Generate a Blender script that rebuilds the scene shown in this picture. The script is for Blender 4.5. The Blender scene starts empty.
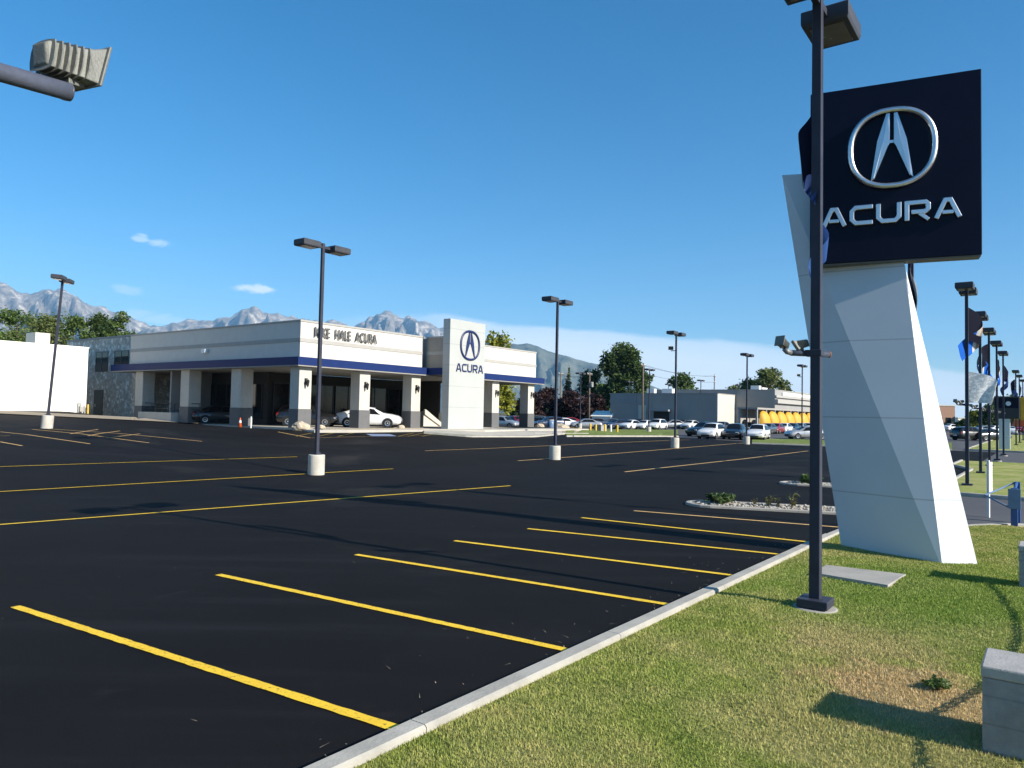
import bpy, math, random
import numpy as np
from mathutils import Vector, Matrix, noise as mnoise

random.seed(7); rng = np.random.default_rng(7)
scene = bpy.context.scene
COL = scene.collection
PI = math.pi

# ------------------------------------------------------------------ camera and survey helpers
F, CX, CY, H0 = 740.0, 512.0, 384.0, 2.5
TH, RO, ANG = math.radians(2.24), math.radians(1.17), math.radians(36.2)
MC = (Matrix.Rotation(PI/2 + TH, 3, 'X') @ Matrix.Rotation(RO, 3, 'Z'))
SA, CA = math.sin(ANG), math.cos(ANG)
RZ = PI/2 - ANG                      # street frame: local x runs along the street, local y away from it

def ray(px, py):
    d = MC @ Vector(((px-CX)/F, -(py-CY)/F, -1.0)); return d/d.y
def uv(x, y): return (-CA*x + SA*y, SA*x + CA*y)
def xy(u, v): return (-CA*u + SA*v, SA*u + CA*v)
def sm(a, b, x):
    t = min(1.0, max(0.0, (x-a)/(b-a))); return t*t*(3-2*t)
def H(x, y):                          # terrain height
    u, v = uv(x, y)
    r = .98*min(1, max(0, (u-22.5)/17.5)) + .77*min(1, max(0, (u-40)/26))*(1-sm(28.5, 32, v))
    return r*(1-sm(60, 78, v)) + min(1.0, .006*max(0.0, y-45))
def G(px, py, off=0.0):               # ground point surveyed from the photo
    d = ray(px, py); t = .5
    while t < 3000:
        if H0 + d.z*t < H(d.x*t, d.y*t) + off: break
        t *= 1.0007
    return Vector((d.x*t, d.y*t, H(d.x*t, d.y*t)))
def D(px, py, Y):
    d = ray(px, py)*Y; return Vector((d.x, d.y, d.z + H0))
def GX(px, Y):                        # ground point in a direction at a distance
    d = ray(px, 420)*Y; return Vector((d.x, d.y, H(d.x, d.y)))
def W(u, v, z=None):
    x, y = xy(u, v); return Vector((x, y, H(x, y) if z is None else z))

# ------------------------------------------------------------------ mesh builder
class MB:
    def __init__(s): s.v = []; s.f = []; s.m = []
    def add(s, vs, fs, m=0):
        b = len(s.v); s.v += [tuple(p) for p in vs]
        for f in fs: s.f.append(tuple(b+i for i in f)); s.m.append(m)
        return s
    def box(s, x0, x1, y0, y1, z0, z1, m=0, mat=None):
        vs = [Vector(p) for p in ((x0,y0,z0),(x1,y0,z0),(x1,y1,z0),(x0,y1,z0),(x0,y0,z1),(x1,y0,z1),(x1,y1,z1),(x0,y1,z1))]
        if mat is not None: vs = [mat @ p for p in vs]
        return s.add(vs, [(0,3,2,1),(4,5,6,7),(0,1,5,4),(1,2,6,5),(2,3,7,6),(3,0,4,7)], m)
    def tube(s, pts, rad, n=10, m=0, cap=True):
        pts = [Vector(p) for p in pts]
        if not isinstance(rad, (list, tuple)): rad = [rad]*len(pts)
        rings = []; prev = None
        for i, p in enumerate(pts):
            t = (pts[min(i+1, len(pts)-1)] - pts[max(i-1, 0)]).normalized()
            a = prev if prev is not None else (Vector((0,0,1)) if abs(t.z) < .9 else Vector((1,0,0)))
            x = (a - t*a.dot(t)).normalized(); y = t.cross(x); prev = x
            rings.append([p + (x*math.cos(2*PI*k/n) + y*math.sin(2*PI*k/n))*rad[i] for k in range(n)])
        vs = [q for r in rings for q in r]; fs = []
        for i in range(len(rings)-1):
            for k in range(n):
                fs.append((i*n+k, i*n+(k+1) % n, (i+1)*n+(k+1) % n, (i+1)*n+k))
        if cap: fs += [tuple(range(n))[::-1], tuple((len(rings)-1)*n+k for k in range(n))]
        return s.add(vs, fs, m)
    def lathe(s, prof, n=20, m=0, mat=None):          # prof: (r, z) list
        vs = []; fs = []
        for r, z in prof:
            for k in range(n):
                p = Vector((r*math.cos(2*PI*k/n), r*math.sin(2*PI*k/n), z)); vs.append(mat @ p if mat is not None else p)
        for i in range(len(prof)-1):
            for k in range(n): fs.append((i*n+k, i*n+(k+1) % n, (i+1)*n+(k+1) % n, (i+1)*n+k))
        fs += [tuple(range(n))[::-1], tuple((len(prof)-1)*n+k for k in range(n))]
        return s.add(vs, fs, m)
    def prism(s, poly, y0, y1, m=0):                  # poly in (x, z), counter-clockwise seen from -y
        n = len(poly)
        vs = [(x, y0, z) for x, z in poly] + [(x, y1, z) for x, z in poly]
        fs = [tuple(range(n)), tuple(range(2*n-1, n-1, -1))] + [((i+1) % n, i, n+i, n+(i+1) % n) for i in range(n)]
        return s.add(vs, fs, m)
    def slab(s, poly, z0, z1, m=0):                   # poly in (x, y), counter-clockwise from above
        n = len(poly)
        vs = [(x, y, z0) for x, y in poly] + [(x, y, z1) for x, y in poly]
        fs = [tuple(range(n))[::-1], tuple(range(n, 2*n))] + [(i, (i+1) % n, n+(i+1) % n, n+i) for i in range(n)]
        return s.add(vs, fs, m)
    def stroke(s, pts, w, y0, y1, closed=False):      # mitred ribbon in (x, z), extruded from y0 (front) to y1
        P = [Vector(p) for p in pts]; n = len(P); L = []; R = []
        for i in range(n):
            if closed or 0 < i < n-1:
                a = (P[i]-P[i-1]).normalized(); b = (P[(i+1) % n]-P[i]).normalized()
                na = Vector((-a.y, a.x)); nb = Vector((-b.y, b.x)); mt = (na+nb).normalized()
                o = mt*(w/2/max(.35, mt.dot(na)))
            else:
                a = (P[min(i+1, n-1)]-P[max(i-1, 0)]).normalized(); o = Vector((-a.y, a.x))*w/2
            L.append(P[i]+o); R.append(P[i]-o)
        vs = []; fs = []
        for i in range(n):
            vs += [(L[i].x, y0, L[i].y), (R[i].x, y0, R[i].y), (R[i].x, y1, R[i].y), (L[i].x, y1, L[i].y)]
        for i in range(n if closed else n-1):
            a = 4*i; b = 4*((i+1) % n)
            for k in range(4): fs.append((a+k, a+(k+1) % 4, b+(k+1) % 4, b+k))
        if not closed: fs += [(3,2,1,0), (4*n-4, 4*n-3, 4*n-2, 4*n-1)]
        return s.add(vs, fs)
    def build(s, name, mats, parent=None, smooth=False, bevel=0, loc=None, rz=0):
        me = bpy.data.meshes.new(name); me.from_pydata(s.v, [], s.f)
        for mm in (mats if isinstance(mats, (list, tuple)) else [mats]): me.materials.append(mm)
        if any(s.m): me.polygons.foreach_set('material_index', s.m)
        import bmesh
        bm = bmesh.new(); bm.from_mesh(me); bmesh.ops.recalc_face_normals(bm, faces=bm.faces); bm.to_mesh(me); bm.free()
        if smooth: me.polygons.foreach_set('use_smooth', [True]*len(me.polygons))
        o = bpy.data.objects.new(name, me); COL.objects.link(o)
        if parent is not None: o.parent = parent
        if loc is not None: o.location = loc
        o.rotation_euler.z = rz
        if bevel:
            b = o.modifiers.new('bevel', 'BEVEL'); b.width = bevel; b.segments = 2; b.limit_method = 'ANGLE'
        return o

def npmesh(name, verts, faces, mats, parent=None, kind=None):
    """verts (N,3), faces (M,k) of one size"""
    me = bpy.data.meshes.new(name); k = faces.shape[1]
    me.vertices.add(len(verts)); me.vertices.foreach_set('co', verts.astype(np.float32).ravel())
    me.loops.add(faces.size); me.loops.foreach_set('vertex_index', faces.astype(np.int32).ravel())
    me.polygons.add(len(faces)); me.polygons.foreach_set('loop_start', np.arange(0, faces.size, k, dtype=np.int32))
    me.update(calc_edges=True); me.validate()
    for mm in (mats if isinstance(mats, (list, tuple)) else [mats]): me.materials.append(mm)
    o = bpy.data.objects.new(name, me); COL.objects.link(o)
    if parent is not None: o.parent = parent
    if kind: o['kind'] = kind
    return o

def empty(name, loc, rz=0.0, label=None, cat=None, group=None):
    o = bpy.data.objects.new(name, None); COL.objects.link(o); o.empty_display_size = .3
    o.location = loc; o.rotation_euler.z = rz
    tag(o, label, cat, group); return o
def tag(o, label=None, cat=None, group=None, kind=None):
    if label: o['label'] = label
    if cat: o['category'] = cat
    if group: o['group'] = group
    if kind: o['kind'] = kind
    return o
def struct(o): o['kind'] = 'structure'; return o
KIDS = {}
def copy_tree(o, parent=None):
    c = o.copy(); COL.objects.link(c)
    if parent is not None: c.parent = parent
    for ch in [k for k in o.children]: copy_tree(ch, c)
    return c

# ------------------------------------------------------------------ materials
def newmat(name):
    m = bpy.data.materials.new(name); m.use_nodes = True
    nt = m.node_tree; nt.nodes.clear()
    return m, nt
def N(nt, typ, **kw):
    n = nt.nodes.new(typ)
    for k, v in kw.items():
        if k in n.inputs and not hasattr(n, k): n.inputs[k].default_value = v
        else: setattr(n, k, v)
    return n
def ramp(nt, fac, stops, interp='LINEAR'):
    r = nt.nodes.new('ShaderNodeValToRGB'); r.color_ramp.interpolation = interp
    e = r.color_ramp.elements
    while len(e) < len(stops): e.new(.5)
    for i, (p, c) in enumerate(stops):
        e[i].position = p; e[i].color = (*c, 1) if len(c) == 3 else c
    nt.links.new(fac, r.inputs[0]); return r.outputs[0]
def g(v): return (v, v, v)
def mixc(nt, fac, a, b, mode='MIX'):
    n = nt.nodes.new('ShaderNodeMix'); n.data_type = 'RGBA'; n.blend_type = mode
    for s, x in ((0, fac), (6, a), (7, b)):
        if hasattr(x, 'is_output'): nt.links.new(x, n.inputs[s])
        else: n.inputs[s].default_value = x if s == 0 else (*x, 1)
    return n.outputs[2]
def mth(nt, op, a, b=0.0, c=0.0):
    n = nt.nodes.new('ShaderNodeMath'); n.operation = op
    for i, x in enumerate((a, b, c)):
        if hasattr(x, 'is_output'): nt.links.new(x, n.inputs[i])
        else: n.inputs[i].default_value = x
    return n.outputs[0]
def noise(nt, coord, scale, detail=4, rough=.55, dist=0.0):
    n = nt.nodes.new('ShaderNodeTexNoise'); n.inputs['Scale'].default_value = scale
    n.inputs['Detail'].default_value = detail; n.inputs['Roughness'].default_value = rough; n.inputs['Distortion'].default_value = dist
    nt.links.new(coord, n.inputs['Vector']); return n.outputs[0]
def coord(nt, kind='Object'):
    return nt.nodes.new('ShaderNodeTexCoord').outputs[kind]
def worldpos(nt): return nt.nodes.new('ShaderNodeNewGeometry').outputs['Position']
def finish(nt, col, rough=.6, metal=0.0, bump=None, bstr=.2, bdist=.02, spec=.5, coat=0.0, trans=None):
    b = nt.nodes.new('ShaderNodeBsdfPrincipled')
    for s, x in (('Base Color', col), ('Roughness', rough), ('Metallic', metal)):
        if hasattr(x, 'is_output'): nt.links.new(x, b.inputs[s])
        elif s == 'Base Color': b.inputs[s].default_value = (*x, 1)
        else: b.inputs[s].default_value = x
    b.inputs['Specular IOR Level'].default_value = spec
    b.inputs['Coat Weight'].default_value = coat; b.inputs['Coat Roughness'].default_value = .05
    if bump is not None:
        bn = nt.nodes.new('ShaderNodeBump'); bn.inputs['Strength'].default_value = bstr; bn.inputs['Distance'].default_value = bdist
        nt.links.new(bump, bn.inputs['Height']); nt.links.new(bn.outputs[0], b.inputs['Normal'])
    o = nt.nodes.new('ShaderNodeOutputMaterial'); out = b.outputs[0]
    if trans is not None:
        t = nt.nodes.new('ShaderNodeBsdfTranslucent')
        if hasattr(col, 'is_output'): nt.links.new(col, t.inputs[0])
        else: t.inputs[0].default_value = (*col, 1)
        mx = nt.nodes.new('ShaderNodeMixShader'); mx.inputs[0].default_value = trans
        nt.links.new(out, mx.inputs[1]); nt.links.new(t.outputs[0], mx.inputs[2]); out = mx.outputs[0]
    nt.links.new(out, o.inputs[0])
def pmat(name, col, rough=.6, var=.2, scale=2.0, bump=.0, bscale=60, metal=0.0, spec=.5, coat=0.0, dirt=.0, kind='Object'):
    m, nt = newmat(name); co = coord(nt, kind)
    n1 = noise(nt, co, scale, 6, .6)
    c = ramp(nt, n1, [(.25, tuple(x*(1-var) for x in col)), (.75, tuple(min(1, x*(1+var*.6)) for x in col))])
    if dirt:
        mp = nt.nodes.new('ShaderNodeMapping'); mp.inputs['Scale'].default_value = (3, 3, .35); nt.links.new(co, mp.inputs[0])
        n2 = noise(nt, mp.outputs[0], 1.5, 5, .65)
        c = mixc(nt, ramp(nt, n2, [(.5, g(0)), (.8, g(dirt))]), c, tuple(x*.55 for x in col))
    rr = mth(nt, 'MULTIPLY_ADD', n1, .2, rough-.1)
    finish(nt, c, rr, metal, noise(nt, co, bscale, 3) if bump else None, bump, .01, spec, coat)
    return m

M = {}
M['navy_pole'] = pmat('navy pole paint', (.042, .045, .064), .45, .25, 3, .05, 40, dirt=.3, spec=.18)
M['lamp_housing'] = pmat('lamp housing paint', (.06, .062, .074), .5, .25, 3, .05, 40, dirt=.3, spec=.2)
M['lens'] = pmat('lamp lens', (.16, .145, .11), .25, .2, 4)
M['pedestal'] = pmat('pedestal concrete', (.5, .47, .41), .85, .22, 2.5, .4, 30, dirt=.5)
M['concrete'] = pmat('concrete', (.36, .34, .3), .9, .25, 1.8, .4, 40, dirt=.3)
M['kerb'] = pmat('kerb concrete', (.40, .38, .33), .9, .28, 2.2, .5, 30)
M['cap'] = pmat('pillar cap concrete', (.38, .365, .34), .85, .22, 6, .4, 50)
M['chrome'] = pmat('brushed chrome', (.66, .67, .68), .34, .04, 5, metal=1.0)
M['sign_navy'] = pmat('sign navy face', (.0025, .0035, .015), .35, .2, 1.5, spec=.16)
M['sign_edge'] = pmat('sign edge', (.12, .11, .085), .5, .2, 3)
M['white_stucco'] = pmat('white stucco', (.58, .555, .505), .85, .07, 1.5, .25, 60, dirt=.12)
M['trim_grey'] = pmat('cornice grey', (.36, .35, .325), .8, .1, 2, .2, 60)
M['column'] = pmat('column stucco', (.50, .475, .42), .85, .1, 2, .25, 50, dirt=.15)
M['column_base'] = pmat('column base grey', (.12, .12, .122), .8, .15, 3, .25, 50)
M['blue_band'] = pmat('blue fascia', (.014, .03, .115), .5, .12, 2, spec=.08)
M['blue_logo'] = pmat('blue lettering', (.012, .022, .10), .4, .1, 4)
M['shade_painted_wall'] = pmat('stucco with painted shade', (.30, .275, .235), .85, .1, 2, .2, 60, dirt=.15)  # shade on the entry block's side, painted in as a darker taupe
M['grey_letter'] = pmat('grey lettering', (.1, .1, .1), .5, .2, 6)
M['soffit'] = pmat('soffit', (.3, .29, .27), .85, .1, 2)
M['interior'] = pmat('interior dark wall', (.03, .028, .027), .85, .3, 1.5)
M['frame_dark'] = pmat('dark aluminium frame', (.02, .02, .022), .4, .2, 4)
M['roofing'] = pmat('roof membrane', (.3, .29, .27), .9, .2, 1)
M['ware_white'] = pmat('warehouse white paint', (.83, .81, .74), .85, .05, .6, .2, 40)
M['dark_wall'] = pmat('dark grey wall', (.31, .295, .275), .85, .12, .4, .2, 30)
M['mid_wall'] = pmat('mid grey wall', (.28, .28, .275), .85, .12, .4, .2, 30)
M['beige_wall'] = pmat('beige wall', (.52, .50, .43), .85, .08, .4, .2, 30)
M['brick_brown'] = pmat('brown brick wall', (.33, .2, .14), .9, .15, 3, .3, 20)
M['awning'] = pmat('yellow awning', (.62, .33, .02), .6, .12, 1.5)
M['black'] = pmat('black rubber', (.012, .012, .013), .8, .3, 8)
M['rim'] = pmat('alloy rim', (.5, .5, .52), .3, .15, 8, metal=.9)
M['yellow_post'] = pmat('yellow bollard paint', (.72, .45, .04), .55, .2, 4, dirt=.3)
M['white_post'] = pmat('white post paint', (.75, .75, .73), .5, .1, 4)
M['blue_metal'] = pmat('blue painted metal', (.03, .09, .27), .4, .2, 4, dirt=.3)
M['pale_blue'] = pmat('pale blue metal', (.13, .21, .34), .4, .2, 4, dirt=.2)
M['rust_pipe'] = pmat('galvanised pipe', (.2, .205, .215), .5, .3, 9, .1, 60, metal=.35, dirt=.5)
M['navy_pipe'] = pmat('navy painted pipe', (.075, .085, .12), .42, .35, 9, .15, 60, dirt=.5)
M['flood_grey'] = pmat('flood light casting', (.17, .175, .16), .6, .3, 20, .25, 90, metal=.2, dirt=.6)
M['rusty'] = pmat('rusty cap', (.3, .13, .06), .8, .4, 20, .3, 60)
M['chain'] = pmat('dark chain', (.05, .05, .05), .5, .3, 20, metal=.6)
M['bark'] = pmat('bark', (.09, .07, .05), .9, .35, 4, .6, 12)
M['timber'] = pmat('weathered timber pole', (.14, .11, .085), .9, .3, 4, .4, 20)
M['boulder'] = pmat('tan boulder', (.46, .38, .28), .9, .3, 3, .8, 8)
M['pebble'] = pmat('pale pebbles', (.40, .37, .32), .85, .3, 6, .5, 20)
M['gravel'] = pmat('tan gravel', (.34, .28, .2), .95, .35, 6, .9, 25, kind='Object')
M['orange'] = pmat('orange cone', (.6, .1, .02), .5, .15, 5)
M['cone_white'] = pmat('cone collar', (.7, .7, .68), .5, .1, 5)
M['paint_blue'] = pmat('blue stall paint', (.2, .25, .38), .8, .25, 6)
M['sidewalk'] = pmat('sidewalk concrete', (.44, .41, .35), .9, .2, .8, .35, 40)
M['far_asphalt'] = pmat('worn asphalt', (.075, .075, .08), .9, .25, .3, .4, 30)
M['road'] = pmat('street asphalt', (.06, .06, .063), .9, .25, .3, .4, 30)

def glass_mat(name, col, rough=.06):
    m, nt = newmat(name); co = coord(nt)
    c = ramp(nt, noise(nt, co, .7, 3), [(.3, tuple(x*.6 for x in col)), (.7, col)])
    finish(nt, c, rough, 0, noise(nt, co, 1.5, 2), .03, .02, .35); return m
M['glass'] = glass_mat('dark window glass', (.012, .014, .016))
M['car_glass'] = glass_mat('car glass', (.01, .012, .014), .03)
M['headlight'] = pmat('headlight lens', (.7, .72, .75), .1, .05, 8, metal=.5)
M['taillight'] = pmat('taillight lens', (.3, .008, .008), .15, .2, 8)
def carpaint(name, col, metal=.0): M[name] = pmat(name, col, .3, .06, 2, metal=metal, coat=.9)
carpaint('white car paint', (.76, .76, .75)); carpaint('silver car paint', (.42, .43, .44), .5)
carpaint('black car paint', (.008, .008, .009)); carpaint('red car paint', (.26, .012, .012))
carpaint('blue car paint', (.035, .05, .09), .3); carpaint('grey car paint', (.12, .125, .13), .4)
carpaint('dark car paint', (.018, .02, .023), .2)

# asphalt: fresh seal coat, faint mottling, fine grit, scuffs
m, nt = newmat('fresh asphalt'); wp = worldpos(nt)
c = ramp(nt, noise(nt, wp, .22, 5, .6), [(.3, (.0078, .0076, .0082)), (.72, (.0125, .0121, .0128))])
mp = nt.nodes.new('ShaderNodeMapping'); mp.inputs['Rotation'].default_value = (0, 0, -RZ); mp.inputs['Scale'].default_value = (.12, 1.4, 1); nt.links.new(wp, mp.inputs[0])
c = mixc(nt, ramp(nt, noise(nt, mp.outputs[0], 1.0, 4, .6), [(.5, g(0)), (.75, g(.35))]), c, (.026, .026, .029))
c = mixc(nt, ramp(nt, noise(nt, wp, 1.3, 5, .7, .6), [(.62, g(0)), (.78, g(.4))]), c, (.036, .035, .034))
c = mixc(nt, ramp(nt, noise(nt, wp, 85, 2, .6), [(.64, g(0)), (.74, g(.45))]), c, (.06, .06, .06))
# recently tracked dusty areas on the aisle
c = mixc(nt, ramp(nt, noise(nt, wp, .09, 6, .7, 1.0), [(.57, g(0)), (.7, g(.42))]), c, (.05, .046, .043))
finish(nt, c, .8, 0, noise(nt, wp, 110, 3, .7), .55, .006, .07); M['asphalt'] = m

# stripe paint: worn yellow
def paint(name, col, wear):
    m, nt = newmat(name); wp = worldpos(nt)
    c = ramp(nt, noise(nt, wp, 3, 4), [(.3, tuple(x*.82 for x in col)), (.7, col)])
    w = ramp(nt, noise(nt, wp, 28, 6, .75), [(.56, g(0)), (.66+wear*-.04, g(1.0))])
    c = mixc(nt, mth(nt, 'MULTIPLY', w, .85), c, (.03, .028, .026))
    finish(nt, c, .7, 0, noise(nt, wp, 110, 3, .7), .4, .005, .3); M[name] = m
paint('stripe_yellow', (.95, .61, .035), .45); paint('stripe_faded', (.42, .27, .06), .9)
paint('stripe_tan', (.8, .5, .19), .4)

# lawn colours, shared by the turf and the blades
def lawn_color(nt, pos):
    n1 = noise(nt, pos, .55, 5, .6, .4); n2 = noise(nt, pos, 2.6, 4, .65); n3 = noise(nt, pos, 14, 3, .6)
    c = ramp(nt, n2, [(.3, (.23, .30, .06)), (.52, (.33, .375, .09)), (.75, (.50, .48, .17))])
    c = mixc(nt, ramp(nt, n1, [(.44, g(0)), (.62, g(.75))]), c, (.52, .46, .2))
    # dry patch beside the near pillar
    d = nt.nodes.new('ShaderNodeVectorMath'); d.operation = 'DISTANCE'
    ad = nt.nodes.new('ShaderNodeVectorMath'); ad.operation = 'MULTIPLY'; ad.inputs[1].default_value = (1, 1, 0); nt.links.new(pos, ad.inputs[0])
    p = G(915, 694)*.95; d.inputs[1].default_value = (p.x, p.y, 0); nt.links.new(ad.outputs[0], d.inputs[0])
    dd = mth(nt, 'ADD', d.outputs[1 if len(d.outputs) > 1 else 0], mth(nt, 'MULTIPLY', mth(nt, 'SUBTRACT', n2, .5), 1.6))
    c = mixc(nt, ramp(nt, dd, [(.6, g(.95)), (2.1, g(0))]), c, (.62, .46, .25))
    d2 = nt.nodes.new('ShaderNodeVectorMath'); d2.operation = 'DISTANCE'; nt.links.new(ad.outputs[0], d2.inputs[0])
    p = G(860, 640)*.95; d2.inputs[1].default_value = (p.x, p.y, 0)
    dd = mth(nt, 'ADD', d2.outputs[1 if len(d2.outputs) > 1 else 0], mth(nt, 'MULTIPLY', mth(nt, 'SUBTRACT', n2, .5), 2.6))
    c = mixc(nt, ramp(nt, dd, [(.5, g(.75)), (1.9, g(0))]), c, (.54, .44, .22))
    # lush green near the sign
    d3 = nt.nodes.new('ShaderNodeVectorMath'); d3.operation = 'DISTANCE'; nt.links.new(ad.outputs[0], d3.inputs[0])
    p = G(930, 600); d3.inputs[1].default_value = (p.x, p.y, 0)
    dd = mth(nt, 'ADD', d3.outputs[1 if len(d3.outputs) > 1 else 0], mth(nt, 'MULTIPLY', mth(nt, 'SUBTRACT', n2, .5), 2.0))
    c = mixc(nt, ramp(nt, mth(nt, 'DIVIDE', dd, 4.0), [(.3, g(.7)), (.85, g(0))]), c, (.20, .31, .05))
    return mixc(nt, ramp(nt, n3, [(.35, g(.0)), (.7, g(.25))]), c, (.13, .16, .045))
m, nt = newmat('lawn turf'); wp = worldpos(nt)
c = lawn_color(nt, wp)
c = mixc(nt, ramp(nt, noise(nt, wp, 60, 4, .7), [(.4, g(.25)), (.65, g(0))]), c, (.14, .15, .05))
finish(nt, c, .9, 0, noise(nt, wp, 70, 4, .8), .9, .03, .1); M['lawn'] = m
m, nt = newmat('grass blades'); wp = worldpos(nt)
c = lawn_color(nt, wp); gi = nt.nodes.new('ShaderNodeNewGeometry').outputs['Random Per Island']
c = mixc(nt, 1.0, c, ramp(nt, gi, [(0, (.78, .82, .7)), (.5, (1, 1, 1)), (1, (1.3, 1.22, 1.15))]), 'MULTIPLY')
finish(nt, c, .6, 0, None, spec=.25, trans=.25); M['blade'] = m
m, nt = newmat('verge grass'); wp = worldpos(nt)
c = ramp(nt, noise(nt, wp, .6, 6, .7), [(.3, (.12, .17, .04)), (.6, (.2, .24, .07)), (.8, (.32, .3, .12))])
finish(nt, c, .9, 0, noise(nt, wp, 25, 4, .8), .9, .05, .1); M['verge'] = m
m, nt = newmat('open ground'); wp = worldpos(nt)
c = ramp(nt, noise(nt, wp, .012, 8, .7), [(.35, (.075, .085, .045)), (.55, (.13, .12, .075)), (.7, (.2, .17, .115))])
finish(nt, c, .95, 0, noise(nt, wp, 2, 5, .8), .5, .1, .1); M['ground'] = m

def leafmat(name, lo, hi):
    m, nt = newmat(name); co = coord(nt)
    gi = nt.nodes.new('ShaderNodeNewGeometry').outputs['Random Per Island']
    c = ramp(nt, noise(nt, co, .35, 4, .6), [(.35, lo), (.68, hi)])
    c = mixc(nt, 1.0, c, ramp(nt, gi, [(0, g(.6)), (.6, g(1)), (1, (1.4, 1.35, 1.2))]), 'MULTIPLY')
    finish(nt, c, .55, 0, None, spec=.3, trans=.3); M[name] = m
leafmat('leaf_olive', (.10, .14, .04), (.21, .24, .08)); leafmat('leaf_green', (.065, .12, .03), (.14, .2, .055))
leafmat('leaf_dark', (.038, .075, .024), (.11, .165, .05)); leafmat('leaf_yellow', (.17, .2, .022), (.36, .36, .05))
leafmat('leaf_maroon', (.03, .016, .018), (.075, .04, .036)); leafmat('leaf_pale', (.1, .13, .075), (.17, .2, .12))
leafmat('leaf_weed', (.09, .11, .035), (.2, .18, .07))

# block wall of the pillars, and stone
m, nt = newmat('grey split block'); co = coord(nt)
c = ramp(nt, noise(nt, co, 4, 6, .7), [(.3, (.25, .25, .245)), (.55, (.34, .335, .325)), (.75, (.43, .42, .4))])
sx = nt.nodes.new('ShaderNodeSeparateXYZ'); nt.links.new(co, sx.inputs[0])
fr = mth(nt, 'FRACT', mth(nt, 'DIVIDE', sx.outputs[2], .2))
c = mixc(nt, ramp(nt, fr, [(0, g(.55)), (.06, g(0)), (.95, g(0)), (1, g(.5))]), c, (.17, .17, .17))
finish(nt, c, .95, 0, noise(nt, co, 28, 6, .75), 1.0, .02, .2); M['block'] = m
m, nt = newmat('grey field stone'); co = coord(nt)
vo = nt.nodes.new('ShaderNodeTexVoronoi'); vo.inputs['Scale'].default_value = 3.4; nt.links.new(co, vo.inputs['Vector'])
bw = nt.nodes.new('ShaderNodeSeparateColor'); nt.links.new(vo.outputs['Color'], bw.inputs[0])
c = ramp(nt, bw.outputs[0], [(0, (.42, .385, .32)), (.6, (.6, .55, .47)), (.84, (.7, .65, .57)), (1, (.88, .86, .8))])
ve = nt.nodes.new('ShaderNodeTexVoronoi'); ve.feature = 'DISTANCE_TO_EDGE'; ve.inputs['Scale'].default_value = 3.4; nt.links.new(co, ve.inputs['Vector'])
c = mixc(nt, ramp(nt, ve.outputs['Distance'], [(0, g(.5)), (.06, g(0))]), c, (.2, .19, .17))
finish(nt, c, .9, 0, ve.outputs['Distance'], .6, .1, .2); M['stone'] = m

# pylon cladding: white composite panels with thin joints
def panelmat(name, col, joints, w=.012):
    m, nt = newmat(name); wp = coord(nt)
    c = ramp(nt, noise(nt, wp, .8, 4), [(.3, tuple(x*.93 for x in col)), (.7, col)])
    sx = nt.nodes.new('ShaderNodeSeparateXYZ'); nt.links.new(wp, sx.inputs[0])
    jm = None
    for z in joints:
        a = mth(nt, 'LESS_THAN', mth(nt, 'ABSOLUTE', mth(nt, 'SUBTRACT', sx.outputs[2], z)), w)
        jm = a if jm is None else mth(nt, 'MAXIMUM', jm, a)
    c = mixc(nt, mth(nt, 'MULTIPLY', jm, .4), c, (.16, .16, .16))
    finish(nt, c, .42, 0, jm, -.3, .01, .4); M[name] = m
panelmat('pylon_panel', (.56, .60, .63), [1.08, 2.5, 3.94, 5.3])
panelmat('tower_panel', (.42, .435, .415), [1.75, 3.45, 5.15, 6.85, 8.1], .02)
# ------------------------------------------------------------------ ground, lot, roads
def axis(near0, near1, step, far):
    a = list(np.arange(near0, near1+.01, step)); lo, hi, s = near0, near1, step
    while hi < far: s *= 1.35; hi = min(far, hi+s); a.append(hi)
    s = step
    while lo > -far: s *= 1.35; lo = max(-far, lo-s); a.insert(0, lo)
    return np.array(a)
def grid_obj(name, xs, ys, zf, mat_, to=None):
    X, Y = np.meshgrid(xs, ys); P = np.zeros((X.size, 3)); P[:, 0] = X.ravel(); P[:, 1] = Y.ravel()
    if to: 
        for i in range(len(P)): P[i, 0], P[i, 1] = to(P[i, 0], P[i, 1])
    for i in range(len(P)): P[i, 2] = zf(P[i, 0], P[i, 1])
    nx, ny = len(xs), len(ys); a = (np.arange(ny-1)[:, None]*nx + np.arange(nx-1)[None, :]).ravel()
    o = npmesh(name, P, np.stack([a, a+1, a+nx+1, a+nx], 1), mat_); return struct(o)
def flip_up(o):
    import bmesh
    bm = bmesh.new(); bm.from_mesh(o.data); bmesh.ops.recalc_face_normals(bm, faces=bm.faces)
    if sum(f.normal.z*f.calc_area() for f in bm.faces) < 0: bmesh.ops.reverse_faces(bm, faces=bm.faces)
    bm.to_mesh(o.data); bm.free()

def Hg(x, y):
    r = math.hypot(x, y); return H(x, y) - .1 - (0 if r < 400 else min(60, (r-400)*.0)) 
o = grid_obj('ground', axis(-70, 170, 2.5, 16000), axis(-40, 210, 2.5, 16000), Hg, M['ground'])
# customer lot
o = grid_obj('parking_lot', np.arange(3.7, 74.1, .5), np.arange(-40, 72.1, 2), lambda x, y: H(x, y), M['asphalt'], lambda u, v: xy(u, v)); flip_up(o)
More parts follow.
